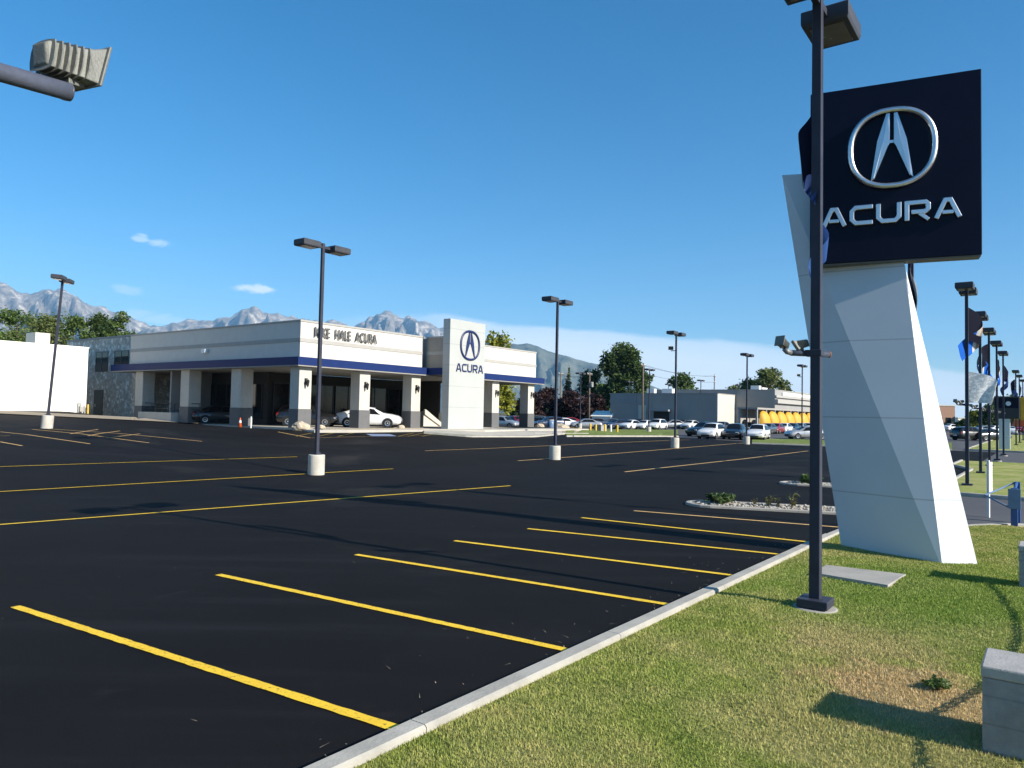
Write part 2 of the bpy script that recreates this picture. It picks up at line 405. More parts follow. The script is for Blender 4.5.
# driveway mouth to the street, and second driveway
def sheet(name, poly, off, mat_, h=None, nsub=0):
    mb = MB(); vs = [Vector((p[0], p[1], (H(p[0], p[1]) if h is None else h)+off)) for p in poly]
    mb.add(vs, [tuple(range(len(vs)))]); o = mb.build(name, mat_); flip_up(o); return o
def grid_uv(name, u0, u1, v0, v1, off, mat_, du=1.0, dv=2.0, h=None):
    nu = max(2, int(abs(u1-u0)/du)+1); nv = max(2, int(abs(v1-v0)/dv)+1)
    o = grid_obj(name, np.linspace(u0, u1, nu), np.linspace(v0, v1, nv), (lambda x, y: H(x, y)+off) if h is None else (lambda x, y: h), mat_, lambda u, v: xy(u, v)); flip_up(o); return o
struct(grid_uv('driveway', -3.6, 3.698, 17, 31.5, -.012, M['far_asphalt']))
struct(grid_uv('driveway', -3.6, 16, 55, 74, -.02, M['far_asphalt']))
struct(grid_uv('street', -19, -3.6, -60, 420, -.06, M['road'], 3, 6))
for u in (-7.3, -11.2, -15.1):
    mb = MB()
    for k in range(60):
        v = -40 + k*7
        mb.add([W(u-.06, v) + Vector((0,0,-.045)), W(u+.06, v) + Vector((0,0,-.045)), W(u+.06, v+3) + Vector((0,0,-.045)), W(u-.06, v+3) + Vector((0,0,-.045))], [(0,1,2,3)])
    struct(mb.build('lane_marking', M['white_post']))
struct(grid_uv('far_parking_lot', 4.5, 72, 72.1, 190, -.03, M['far_asphalt'], 2, 3))
struct(grid_uv('sidewalk', -3.3, -1.6, -40, 17, .1, M['sidewalk'], 1, 3))
struct(grid_uv('sidewalk', -3.3, -1.6, 31.5, 55, .1, M['sidewalk'], 1, 3))

# lawn beside the camera
rngl = random.Random(3)
LZ = .07
def lawn_h(x, y):
    u, v = uv(x, y)
    e = min(1.0, max(0.0, (3.9-.0128*v-u)/.6))
    return H(x, y) + LZ + e*(.05*mnoise.noise(Vector((x*.35, y*.35, 0))) + .016*mnoise.noise(Vector((x*1.6, y*1.6, 3))) + .02)
def lawn_vmax(u):          # rounded end at the driveway
    return 21.6 - 4.1*sm(.2, 3.75, u)
def lawn_patch(name, u0, u1, n, vfun0, vfun1, nv, skew=0):
    P = []; us = np.linspace(u0, u1, n)
    for j in range(nv+1):
        for u in us:
            a, b = vfun0(u), vfun1(u); vv = a+(b-a)*j/nv; x, y = xy(u+skew*(3.985-.0128*vv-3.80)*max(0, u)/3.73, vv); P.append((x, y, lawn_h(x, y)))
    a = (np.arange(nv)[:, None]*n + np.arange(n-1)[None, :]).ravel()
    o = npmesh(name, np.array(P), np.stack([a, a+1, a+n+1, a+n], 1), M['lawn']); struct(o); flip_up(o); return o
lawn_patch('lawn', -1.6, 3.73, 40, lambda u: -14, lawn_vmax, 200, 1)
# lawn past the driveway
def l2max(u): return 56 + 1.2*u - 3*sm(2, 5, u)
lawn_patch('lawn', -1.6, 3.3, 20, lambda u: 29.3+.12*u, lambda u: 45.0, 40)
lawn_patch('lawn', -1.6, 4.6, 20, lambda u: 45.0+2.6*max(0, u-3.3), lambda u: 54.8, 40)
lawn_patch('lawn', -1.6, 6.0, 20, lambda u: 74.5, lambda u: 150, 60)

# kerbs: real 0.13 m steps
def kerb(name, pts, w=.15, h=.13, z0=-.12, mat_='kerb', joints=3.0):
    """pts: world xy centre line"""
    mb = MB(); P = [Vector((p[0], p[1])) for p in pts]; n = len(P); L = []; R = []
    for i in range(n):
        t = (P[min(i+1, n-1)]-P[max(i-1, 0)]).normalized(); o_ = Vector((-t.y, t.x))*w/2
        L.append(P[i]+o_); R.append(P[i]-o_)
    vs = []; fs = []
    for i in range(n):
        z = H(P[i].x, P[i].y); c = .018
        l, r = L[i], R[i]; li = l.lerp(r, .12); ri = r.lerp(l, .12)
        vs += [(l.x, l.y, z+z0), (l.x, l.y, z+h-c), (li.x, li.y, z+h), (ri.x, ri.y, z+h), (r.x, r.y, z+h-c), (r.x, r.y, z+z0)]
    for i in range(n-1):
        for k in range(5): fs.append((6*i+k, 6*i+k+1, 6*i+7+k, 6*i+6+k))
    fs += [tuple(range(6)), tuple(6*(n-1)+k for k in range(6))[::-1]]
    return struct(mb.add(vs, fs).build(name, M[mat_]))
def kl(u0, v0, u1, v1, n=2): return [xy(u0+(u1-u0)*i/(n-1), v0+(v1-v0)*i/(n-1)) for i in range(n)]
# long kerb in cast lengths with fine joints
def ku(v): return 3.985-.0128*v
v = -14.0; k = 0
while v < 16.4:
    v1 = min(v+3.04, 16.45); kerb('kerb', kl(ku(v), v+.004, ku(v1), v1-.004, 4), .19); v = v1
kerb('kerb', [xy(ku(16.46), 16.46)] + [xy(u, lawn_vmax(u)+.08) for u in (3.73, 3.6, 3.35, 3.0, 2.5, 2.0, 1.4, .8, .2, -.6, -1.5)], .16, .12)
kerb('kerb', [xy(u, 29.2+.12*u) for u in np.linspace(-1.6, 3.3, 5)] + [xy(3.42, 31), xy(3.42, 38), xy(3.42, 45), xy(4.0, 47), xy(4.7, 49), xy(4.7, 54.8)], .16, .12)
kerb('kerb', [xy(u, 74.4) for u in np.linspace(-1.6, 6.0, 5)] + [xy(6.1, 80), xy(6.1, 100), xy(6.1, 150)], .16, .12)
kerb('kerb', [xy(-3.42, v) for v in np.linspace(-40, 17, 20)], .16, .1)
kerb('kerb', [xy(-3.42, v) for v in np.linspace(31.5, 55, 10)], .16, .1)

# painted stall lines
def line(a, b, w=.1, mat_='stripe_yellow', off=.009, n=None, name='stall_line'):
    a = Vector((a[0], a[1])); b = Vector((b[0], b[1])); t = (b-a).normalized(); o_ = Vector((-t.y, t.x))*w/2
    n = n or max(2, int((b-a).length/.5)); vs = []; fs = []
    n = max(2, int((b-a).length/.09)); jr = random.Random(int(a.x*100))
    for i in range(n+1):
        o_ = Vector((-t.y, t.x))*(w/2+jr.uniform(-.005, .005)); p = a.lerp(b, i/n) + t*(jr.uniform(-.015, .015) if i in (0, n) else 0); z = max(H(p.x, p.y), H((p+o_).x, (p+o_).y), H((p-o_).x, (p-o_).y))+off
        vs += [((p+o_).x, (p+o_).y, z), ((p-o_).x, (p-o_).y, z)]
    for i in range(n): fs.append((2*i, 2*i+1, 2*i+3, 2*i+2))
    o = MB().add(vs, fs).build(name, M[mat_]); flip_up(o); return struct(o)
def pl(a, b, **k): line(G(*a), G(*b), **k)
for a, b in (((15,607),(390,726)),((218,575),(566,650)),((356,555),(670,605)),((454,541),(737,576)),((528,529),(784,555)),((582,518),(806,542)),((634,511),(836,527))):
    p, q = G(*a), G(*b); uq, vq = uv(q.x, q.y); far_ = a[0] > 600; pl_end = Vector(xy(4.06-.0128*vq, vq)); line(p, pl_end, w=.115, mat_='stripe_tan' if far_ else 'stripe_yellow')
for a, b in (((-60,529.5),(510,486)),((-60,495.5),(393,469)),((-60,469),(297,457))): pl(a, b, w=.105, mat_='stripe_yellow')
for a, b in (((425,451),(690,440)),((518,461),(745,443)),((625,472),(808,451))): pl(a, b, w=.14, mat_='stripe_tan')
for a, b in (((0,432),(90,444)),((0,442),(22,446)),((-40,437),(10,436)),((32,429.5),(149,443)),((48,429),(202,441.5))): pl(a, b, w=.1, mat_='stripe_tan')
for a, b in (((70,434),(98,429.5)),((88,436),(120,431)),((108,438),(140,434)),((278,432),(310,438)),((310,438),(372,436.5))): pl(a, b, w=.1, mat_='stripe_tan')
for x in (296, 318, 338, 398, 408, 422): pl((x, 436.5), (x+16, 433), w=.09, mat_='stripe_faded')
pl((400,436.5),(466,434), w=.1, mat_='stripe_faded')
sheet('stall_paint', [G(366,434), G(390,434.2), G(397,436.3), G(372,436.3)], .007, M['paint_blue'])['kind'] = 'structure'

# verges between the two lots
def strip(name, lo, hi, mat_, off):
    mb = MB(); n = len(lo); vs = []
    for a, b in zip(lo, hi):
        for t in np.linspace(0, 1, 6):
            p = a.lerp(b, t); vs.append((p.x, p.y, H(p.x, p.y)+off))
    fs = [(6*i+k, 6*(i+1)+k, 6*(i+1)+k+1, 6*i+k+1) for i in range(n-1) for k in range(5)]
    o = mb.add(vs, fs).build(name, M[mat_]); flip_up(o); return struct(o)
xs = list(range(566, 684, 8)); strip('verge', [G(x, 436.4) for x in xs], [G(x, 429.6+.008*(x-566)) for x in xs], 'verge', .1)
kerb('kerb', [G(x, 436.8)[:2] for x in xs], .18, .12)
xs = list(range(752, 956, 8)); strip('verge', [G(x, 439.5+(x-752)*.0345+4) for x in xs], [G(x, 439.2+(x-752)*.022) for x in xs], 'verge', .1)
kerb('kerb', [G(x, 443.8+(x-752)*.0345)[:2] for x in xs], .18, .12)

# ------------------------------------------------------------------ grass blades close to the camera (nobody could count them)
nb = 0; V_ = []; F_ = []
CNT = 330000
pu = rng.uniform(-1.2, 3.69, CNT*3); pv = 3.0 + (rng.uniform(0, 1, CNT*3)**1.35)*18.0
Vv = np.zeros((0, 3)); 
vm = np.array([lawn_vmax(a) for a in pu]); pu = pu + (3.985-.0128*pv-3.80)*np.maximum(0, pu)/3.73
X = -CA*pu + SA*pv; Y = SA*pu + CA*pv
ok = (Y > 3.2) & (X/np.maximum(Y, .1) < .78) & (X/np.maximum(Y, .1) > -.42)
ok &= pv < vm-.05
pC = [G(822,572), G(905,579)]
X = X[ok][:CNT]; Y = Y[ok][:CNT]; nB = len(X)
uB = -CA*X + SA*Y; vB = SA*X + CA*Y
Z = np.array([lawn_h(a, b) for a, b in zip(X, Y)])
clump = np.array([mnoise.noise(Vector((a*.9, b*.9, 5))) for a, b in zip(X, Y)])
hgt = (.014 + .014*rng.random(nB))*(1 + .4*clump)*(1+.02*Y); ang = rng.uniform(0, 2*PI, nB); wd = .0026*(1+.16*Y)*rng.uniform(.7, 1.3, nB)
lean = rng.uniform(.1, .9, nB)*hgt; la = rng.uniform(0, 2*PI, nB)
dx, dy = np.cos(ang)*wd, np.sin(ang)*wd
P = np.zeros((nB, 3, 3))
P[:, 0] = np.stack([X-dx, Y-dy, Z-.004], 1); P[:, 1] = np.stack([X+dx, Y+dy, Z-.004], 1)
P[:, 2] = np.stack([X+np.cos(la)*lean, Y+np.sin(la)*lean, Z+hgt], 1)
GRASS = P; GRASS_UV = (uB, vB)

# ------------------------------------------------------------------ planting islands in the aisle
def island(a, b, w, label_bits):
    a = Vector((a.x, a.y)); b = Vector((b.x, b.y)); t = (b-a).normalized(); nrm = Vector((-t.y, t.x))
    out = []
    for k in range(9): 
        an = PI/2 + PI*k/8; out.append(a + t*(w*(1+math.cos(an))) + nrm*(w*math.sin(an)))
    for k in range(9):
        an = -PI/2 + PI*k/8; out.append(b + t*(w*(-1+math.cos(an))) + nrm*(w*math.sin(an)))
    loop = out + [out[0], out[1]]
    kerb('kerb', loop, .15, .07, mat_='concrete')
    mb = MB(); z = H(a.x, a.y)+.045
    o = mb.add([(p.x, p.y, z) for p in out], [tuple(range(len(out)))]).build('planting_bed', M['gravel']); struct(o); flip_up(o)
    # stones: uncountable pale cobbles
    import bmesh
    bm = bmesh.new(); L_ = (b-a).length
    for i in range(420):
        s = random.uniform(.25, L_-.25); y = random.uniform(-w+.12, w-.12); p = a + t*s + nrm*y; r = random.uniform(.02, .05)
        mt = Matrix.Translation((p.x, p.y, z+r*.45)) @ Matrix.Rotation(random.uniform(0, 6), 4, 'Z') @ Matrix.Diagonal((r*random.uniform(.8, 1.4), r, r*random.uniform(.55, .9), 1))
        bmesh.ops.create_icosphere(bm, subdivisions=1, radius=1, matrix=mt)
    for v_ in bm.verts: v_.co += Vector((random.uniform(-.008,.008), random.uniform(-.008,.008), random.uniform(-.008,.008)))
    me = bpy.data.meshes.new('cobbles'); bm.to_mesh(me); bm.free(); me.materials.append(M['pebble'])
    o = bpy.data.objects.new('cobbles', me); COL.objects.link(o); tag(o, label_bits, 'cobbles', kind='stuff')
    return a, b, t, nrm, z
I1 = island(G(688,504), G(860,513), .62, 'pale cobbles filling the nearer planting island')
I2 = island(G(781,483.5), G(870,488), .6, 'pale cobbles filling the farther planting island')

def leaf_quads(points, size, up=.3, aspect=1.6):
    n = len(points); P = np.array(points); nrm = rng.normal(size=(n, 3)); nrm[:, 2] = np.abs(nrm[:, 2])+up
    nrm /= np.linalg.norm(nrm, axis=1)[:, None]
    a = np.cross(nrm, rng.normal(size=(n, 3))); a /= np.linalg.norm(a, axis=1)[:, None]; b = np.cross(nrm, a)
    s = np.asarray(size)*rng.uniform(.6, 1.3, n); A = a*(s*aspect*.5)[:, None]; B = b*(s*.5)[:, None]
    V = np.stack([P-A, P+B*.9-A*.1, P+A, P-B*.9-A*.1], 1).reshape(-1, 3)
    return V, np.arange(4*n).reshape(n, 4)
def lobes_points(lobes, n, seed, gap=.12):
    r = np.random.default_rng(seed); w = np.array([l[3]*l[4]*l[5] for l in lobes])**.8; w /= w.sum(); out = []
    while len(out) < n:
        i = r.choice(len(lobes), p=w); cx, cy, cz, ax, ay, az = lobes[i]
        d = r.normal(size=3); d /= np.linalg.norm(d); rad = r.random()**.42*(1+.18*r.normal())
        p = np.array([cx+d[0]*ax*rad, cy+d[1]*ay*rad, cz+d[2]*az*rad])
        if mnoise.noise(Vector(p*1.1/max(.6, ax*.6)) + Vector((seed, 0, 0))) < -gap: continue
        out.append(p)
    return np.array(out)
TREE_N = 0
def tree(name, loc, h, w, leaf, label, group=None, shape='round', n=5200, lsize=.38, seed=1, trunk=.25, cat='tree'):
    r = random.Random(seed); root = empty(name, loc, 0, label, cat, group)
    lobes = []
    if shape == 'round':
        base = h*trunk
        for k in range(15):
            t = r.random(); zz = base + (h-base)*(.12+.8*t); rr = w/2*(.75*math.sin(PI*min(.95, .22+.72*t))+.05)
            an = r.uniform(0, 2*PI); q = w*r.uniform(.13, .22)
            lobes.append((math.cos(an)*rr*.8, math.sin(an)*rr*.8, zz, q, q, q*r.uniform(.7, 1)))
        lobes.append((0, 0, base+(h-base)*.45, w*.26, w*.26, (h-base)*.33)); lobes.append((r.uniform(-.1,.1)*w, 0, h-w*.13, w*.16, w*.16, w*.14))
    elif shape == 'cone':
        for k in range(9):
            t = k/8; q = w/2*(1-t*.88); lobes.append((r.uniform(-.06,.06)*w, r.uniform(-.06,.06)*w, h*(.12+.84*t), q, q, h*.09))
    elif shape == 'tall':
        for k in range(16):
            t = r.random(); rr = w/2*(.85-.5*abs(t-.35)); an = r.uniform(0, 2*PI); q = w*r.uniform(.14, .22)
            lobes.append((math.cos(an)*rr*.75, math.sin(an)*rr*.75, h*(.15+.78*t), q, q, q*1.1))
        lobes.append((0, 0, h*.5, w*.28, w*.28, h*.34)); lobes.append((0, 0, h*.88, w*.2, w*.2, h*.1))
    elif shape == 'bush':
        for k in range(7):
            an = r.uniform(0, 2*PI); q = w*r.uniform(.2, .3); lobes.append((math.cos(an)*w*.26, math.sin(an)*w*.26, h*r.uniform(.35, .65), q, q, h*.35))
    pts = lobes_points(lobes, n, seed); pts[:, 2] = np.maximum(pts[:, 2], .05)
    V, Fq = leaf_quads(pts, np.full(n, lsize)); npmesh('crown', V, Fq, M[leaf], root)
    tb = MB(); tr = max(.02, h*.018) if shape != 'bush' else .03
    top = Vector((r.uniform(-.04,.04)*w, r.uniform(-.04,.04)*w, h*.72)); tb.tube([(0,0,-.15), (0,0,h*.2), top*.6 + Vector((0,0,h*.05)), top], [tr*1.35, tr, tr*.6, tr*.2], 8)
    for l in lobes[:9]:
        s = Vector((0, 0, min(l[2]*.6, h*.45))); e = Vector(l[:3]); tb.tube([s, s.lerp(e, .55)+Vector((0,0,-.03*h)), e], [tr*.5, tr*.32, tr*.1], 6)
    tb.build('trunk' if shape != 'bush' else 'stem', M['bark'], root, True)
    return root

def weed(loc, h, label, n=34, leaf='leaf_weed', name='weed_plant', group=None):
    root = empty(name, loc, random.uniform(0, 6), label, 'plant', group)
    mb = MB(); pts = []
    for k in range(6):
        an = random.uniform(0, 2*PI); e = Vector((math.cos(an)*h*.35, math.sin(an)*h*.35, h*random.uniform(.7, 1)))
        mb.tube([(0,0,-.02), e*.5+Vector((0,0,h*.1)), e], [.008, .006, .003], 5)
        for j in range(n//6+1): pts.append(np.array(e)*random.uniform(.3, 1.05)+rng.normal(size=3)*h*.08)
    mb.build('stem', M['bark'], root); V, Fq = leaf_quads(np.array(pts), np.full(len(pts), h*.17), aspect=2.2); npmesh('foliage', V, Fq, M[leaf], root)
a, b, t, nr, z = I1
p = a + t*(G(718,506).xy - a).length
tree('bush', (p.x, p.y, z), .3, .95, 'leaf_dark', 'low green juniper bush on the nearer planting island', shape='bush', n=1500, lsize=.06, seed=5, cat='bush')
for px, h, lb in ((757, .22, 'small grey weed tuft among cobbles right of the island bush'), (772, .32, 'thin upright weed among the nearer island cobbles'),
                  (781, .28, 'sparse dry weed beside the thin upright weed'), (794, .45, 'tallest yellow green weed on the nearer planting island')):
    p = a + t*((px-688)/(860-688)*(b-a).length); weed((p.x, p.y, z), h, lb, name='weed_plant')
a, b, t, nr, z = I2; p = a + t*((b-a).length*.33)
tree('bush', (p.x, p.y, z), .4, .9, 'leaf_green', 'low bush on the farther planting island', shape='bush', n=900, lsize=.07, seed=9, cat='bush')

# dry grass clippings and grit blown on the asphalt (nobody could count them)
mb = MB(); rd = random.Random(77)
for i in range(110):
    if i < 95: u, v = 4.12+abs(rd.gauss(0, .45)), rd.uniform(3.5, 16)
    else: u, v = rd.uniform(4.3, 16), rd.uniform(3, 17)
    x, y = xy(u, v); z = H(x, y)+.006; an = rd.uniform(0, 6.3); l = rd.uniform(.012, .06) if rd.random() < .35 else rd.uniform(.006, .014); w_ = .003 if l > .02 else .005
    c_, s_ = math.cos(an), math.sin(an); zb = z+rd.uniform(.002, .018)
    mb.add([(x-c_*l+s_*w_, y-s_*l-c_*w_, z), (x-c_*l-s_*w_, y-s_*l+c_*w_, z), (x+c_*l, y+s_*l, zb)], [(0,1,2)])
o = mb.build('grass_clippings', M['gravel']); tag(o, 'dry clippings and grit scattered on the asphalt by the kerb', 'debris', kind='stuff')
# ------------------------------------------------------------------ lamp posts
def head_mb(x0, z=0):
    """luminaire box starting at x0 along local x, bottom at z"""
    mb = MB(); w, l, h = .31, .80, .25
    p = [(-w, 0, z), (w, 0, z), (w, l, z), (-w, l, z)]
    vs = [(x0+.02, -w+.02, z), (x0+l-.02, -w+.02, z), (x0+l-.02, w-.02, z), (x0+.02, w-.02, z),
          (x0, -w, z+.05), (x0+l, -w, z+.05), (x0+l, w, z+.05), (x0, w, z+.05),
          (x0, -w, z+h-.03), (x0+l, -w, z+h-.03), (x0+l, w, z+h-.03), (x0, w, z+h-.03),
          (x0+.05, -w+.05, z+h), (x0+l-.05, -w+.05, z+h), (x0+l-.05, w-.05, z+h), (x0+.05, w-.05, z+h)]
    fs = [(0,3,2,1), (12,13,14,15)]
    for r_ in range(3):
        for k in range(4): fs.append((4*r_+k, 4*r_+(k+1) % 4, 4*r_+4+(k+1) % 4, 4*r_+4+k))
    return mb.add(vs, fs)
def lens_mb(x0, z): return MB().box(x0+.1, x0+.7, -.22, .22, z-.012, z+.004)
def floodlight(parent, loc, az, tilt, s=1.0, name='floodlight', kl=.03):
    """cast flood lamp on a knuckle; local axis +x looks out of the lens"""
    body = MB(); R = Matrix.Translation(Vector(loc)) @ Matrix.Rotation(az, 4, 'Z') @ Matrix.Rotation(tilt, 4, 'Y') @ Matrix.Scale(s, 4)
    def bx(x0, x1, y0, y1, z0, z1, mb=body): mb.box(x0, x1, y0, y1, z0, z1, 0, R)
    # tapered back shell: rings from back to front flange
    rings = [(-.165, .05, .055), (-.15, .065, .07), (-.03, .08, .078), (.05, .105, .088), (.115, .15, .112)]
    vs = []; fs = []; SH = .33
    for i, (x, wy, hz) in enumerate(rings):
        k = SH*i/4; vs += [R @ Vector((x-k*hz, -wy, -hz)), R @ Vector((x-k*hz, wy, -hz)), R @ Vector((x+k*hz, wy, hz)), R @ Vector((x+k*hz, -wy, hz))]
    for i in range(len(rings)-1):
        for k in range(4): fs.append((4*i+k, 4*i+(k+1) % 4, 4*i+4+(k+1) % 4, 4*i+4+k))
    fs += [(3,2,1,0), tuple(len(vs)-4+k for k in range(4))]; body.add(vs, fs)
    o = body.build(name, M['flood_grey'], parent, bevel=.006*s)
    fins = MB()
    for k in range(6):
        x = -.145 + k*.038; wy = .10+.006*k; hz = .088+.003*k
        pts = []
        for j in range(13):
            a = PI*2*j/12 + PI/4; pts.append((max(-1, min(1, 1.25*math.cos(a)))*wy, max(-1, min(1, 1.25*math.sin(a)))*hz))
        pts = pts[:12]; n = len(pts)
        vs = [R @ Vector((x+.2*p[1], p[0], p[1])) for p in pts] + [R @ Vector((x+.008+.2*p[1], p[0], p[1])) for p in pts]
        fins.add(vs, [tuple(range(n))[::-1], tuple(range(n, 2*n))] + [(i, (i+1) % n, n+(i+1) % n, n+i) for i in range(n)])
    fins.build('cooling_fins', M['flood_grey'], o)
    fl = MB()
    R0_ = R; R = R @ Matrix(((1, 0, SH, 0), (0, 1, 0, 0), (0, 0, 1, 0), (0, 0, 0, 1)))
    fl.box(.116, .133, -.165, .165, -.124, .124, 0, R); fl.build('front_frame', M['flood_grey'], o, bevel=.005*s)
    ln = MB(); ln.box(.1335, .138, -.14, .14, -.102, .102, 0, R); R = R0_; ln.build('lens', M['lens'], o)
    kn = MB(); bx(-.03, .07, -.05, .05, -.125, -.072, kn)
    kn.tube([R @ Vector((-.01, 0, -.115)), R @ Vector((-.01, 0, -.115)) + Vector((0, 0, -kl*s))], [.034*s, .034*s], 12)
    kn.build('knuckle', M['flood_grey'], o, bevel=.004*s)
    return o

def lamp_post(pedestal=True, crossbar=False, heads=True, extra_flood=False, hp=8.1):
    root = empty('lamp_post', (0, 0, 0)); z0 = .76 if pedestal else 0
    if pedestal:
        mb = MB(); mb.lathe([(.31, -.2), (.31, .72), (.295, .76)], 28); mb.build('concrete_pedestal', M['pedestal'], root, False)
        MB().box(-.14, .14, -.14, .14, z0, z0+.03).box(-.1, .1, -.1, .1, z0+.03, z0+.09).build('base_plate', M['navy_pole'], root, bevel=.006)
    else:
        MB().lathe([(.27, -.2), (.27, .0), (.25, .008)], 24).build('concrete_footing', M['concrete'], root)
        MB().box(-.19, .19, -.19, .19, .02, .125).build('base_cover', M['navy_pole'], root, bevel=.012)
    w0, w1 = .066, .058; zt = z0+hp
    vs = [(sx*w, sy*w, z) for z, w in ((z0+.02, w0), (zt, w1)) for sx, sy in ((-1,-1),(1,-1),(1,1),(-1,1))]
    MB().add(vs, [(3,2,1,0), (4,5,6,7), (0,1,5,4), (1,2,6,5), (2,3,7,6), (3,0,4,7)]).build('pole', M['navy_pole'], root, bevel=.008)
    if heads:
        for s in (-1, 1):
            h = head_mb(.33, zt-.27); 
            if s < 0: h.v = [(-x, -y, z) for x, y, z in h.v]
            ho = h.build('lamp_head', M['lamp_housing'], root, bevel=.008)
            l = lens_mb(.33, zt-.27)
            if s < 0: l.v = [(-x, -y, z) for x, y, z in l.v]
            l.build('lens', M['lens'], ho)
            b = MB().box(.06, .35, -.04, .04, zt-.2, zt-.1)
            if s < 0: b.v = [(-x, -y, z) for x, y, z in b.v]
            b.build('bracket_arm', M['navy_pole'], root)
    if crossbar:
        z = 3.28
        RB = Matrix.Rotation(math.radians(-39), 4, 'Z'); rb = lambda *p: RB @ Vector(p)
        MB().tube([rb(-.30, .11, z), rb(.27, .11, z)], .039, 14).build('crossbar', M['navy_pipe'], root, True)
        MB().box(-.075, .075, -.078, .13, z-.042, z+.042).build('clamp', M['navy_pole'], root, bevel=.008)
        MB().tube([rb(-.30, .11, z), rb(-.36, .11, z+.012), rb(-.40, .11, z+.05)], .036, 12).build('elbow', M['rust_pipe'], root, True)
        MB().tube([rb(.27, .11, z), rb(.283, .11, z)], .043, 14).build('end_cap', M['rusty'], root, True)
        floodlight(root, tuple(rb(-.425, .11, z+.12)), math.radians(150), math.radians(-30), .5)
        floodlight(root, tuple(rb(-.14, .13, z+.12)), math.radians(112), math.radians(14), .58)
    if extra_flood:
        z = zt-1.45
        MB().tube([(0, .0, z), (-.0, .42, z)], .03, 10).build('bracket_arm', M['navy_pole'], root, True)
        floodlight(root, (0, .42, z+.22), math.radians(200), math.radians(10), 1.15)
    return root
LP = lamp_post(True, False, True)
LPF = lamp_post(True, False, True, True)
LPC = lamp_post(False, True, True)
LPX = lamp_post(False, False, True)
used = set()
def place_lamp(proto, loc, label, group, rz=RZ, lean=None, scale=None):
    o = copy_tree(proto) if proto.name in used else proto
    used.add(proto.name); o.location = loc; o.rotation_euler = (0, 0, rz)
    if lean: o.rotation_euler = lean
    if scale: o.scale = (scale,)*3
    tag(o, label, 'lamp post', group); return o
def base_on_u(px, u):                 # where a direction crosses the lamp row
    d = ray(px, 420); uu, vv = uv(d.x, d.y); t = u/uu; return W(*uv(d.x*t, d.y*t))
GR = 'lamp posts on concrete pedestals in the parking lot'
p = D(316.5, 460, 28.25); place_lamp(LP, (p.x, p.y, H(p.x, p.y)), 'twin head lamp post on pedestal in front of the dealership corner', GR, hp) if False else place_lamp(LP, (p.x, p.y, H(p.x, p.y)), 'twin head lamp post on pedestal in front of the dealership corner', GR)
p = D(555, 450, 40.6); place_lamp(LP, (p.x, p.y, H(p.x, p.y)), 'twin head lamp post on pedestal just right of the dealership', GR)
p = D(675, 445, 56.5); place_lamp(LPF, (p.x, p.y, H(p.x, p.y)), 'lamp post on pedestal with an extra floodlight below its twin heads', GR)
p = D(746.5, 443, 66.5); place_lamp(LP, (p.x, p.y, H(p.x, p.y)), 'lamp post on pedestal beside the black and white SUVs', GR, scale=.92)
p = D(46.8, 425, 41.0); place_lamp(LP, (p.x, p.y, H(p.x, p.y)), 'leaning lamp post on pedestal in front of the white warehouse wall', GR, rz=0, lean=(math.radians(3.5), math.radians(-1.0), RZ+math.radians(52)), scale=.955)
GF = 'lamp posts in the far parking lot'
for px, Y, lb in ((580, 112, 'slim far lamp post beside the silver car and plum trees'), (629, 140, 'far lamp post in front of the big dark tree'),
                  (649, 98, 'dark far lamp post right of the big dark tree'), (668, 150, 'far lamp post against the dark doorway of the grey building'),
                  (700.5, 128, 'far lamp post at the beige corner of the grey building'), (738, 146, 'far lamp post in front of the taller grey block'),
                  (769, 165, 'far lamp post left among the yellow awnings'), (802, 84, 'far lamp post on the grass beside the silver sedan')):
    q = GX(px, Y); place_lamp(LPF if px in (802,) else LP, q, lb, GF, scale=.95)
GS = 'lamp posts along the street lawn'
sp = D(815.3, 606, 9.62); SP = Vector((sp.x, sp.y, lawn_h(sp.x, sp.y)))
place_lamp(LPC, SP, 'tall dark lamp post on the lawn in front of the navy sign', GS)
ROW = {}
for px, u, lb in ((911, 2.62, 'lamp post behind the white sign pylon, mostly hidden'), (967, 2.67, 'nearest lamp post beyond the sign, carrying dark and pale flags'),
                  (980.4, 2.83, 'second lamp post past the sign, standing behind the first flag'), (989.3, 2.9, 'third lamp post past the sign with a blue tipped flag'),
                  (997, 2.95, 'fourth lamp post past the sign'), (1003.4, 3.0, 'fifth lamp post past the sign beside the far pylon sign'),
                  (1016, 3.1, 'sixth lamp post past the sign'), (1019.5, 3.1, 'seventh lamp post past the sign at the right edge'), (1023, 3.1, 'last visible lamp post at the right edge')):
    q = base_on_u(px, u); q.z = H(q.x, q.y)+.04; ROW[px] = q
    place_lamp(LPC, q, lb, GS, scale=.955)
bpy.data.objects.remove(LPX.children[0]) if False else None
def rm_tree(o):
    for c in list(o.children): rm_tree(c)
    bpy.data.objects.remove(o)
rm_tree(LPX)

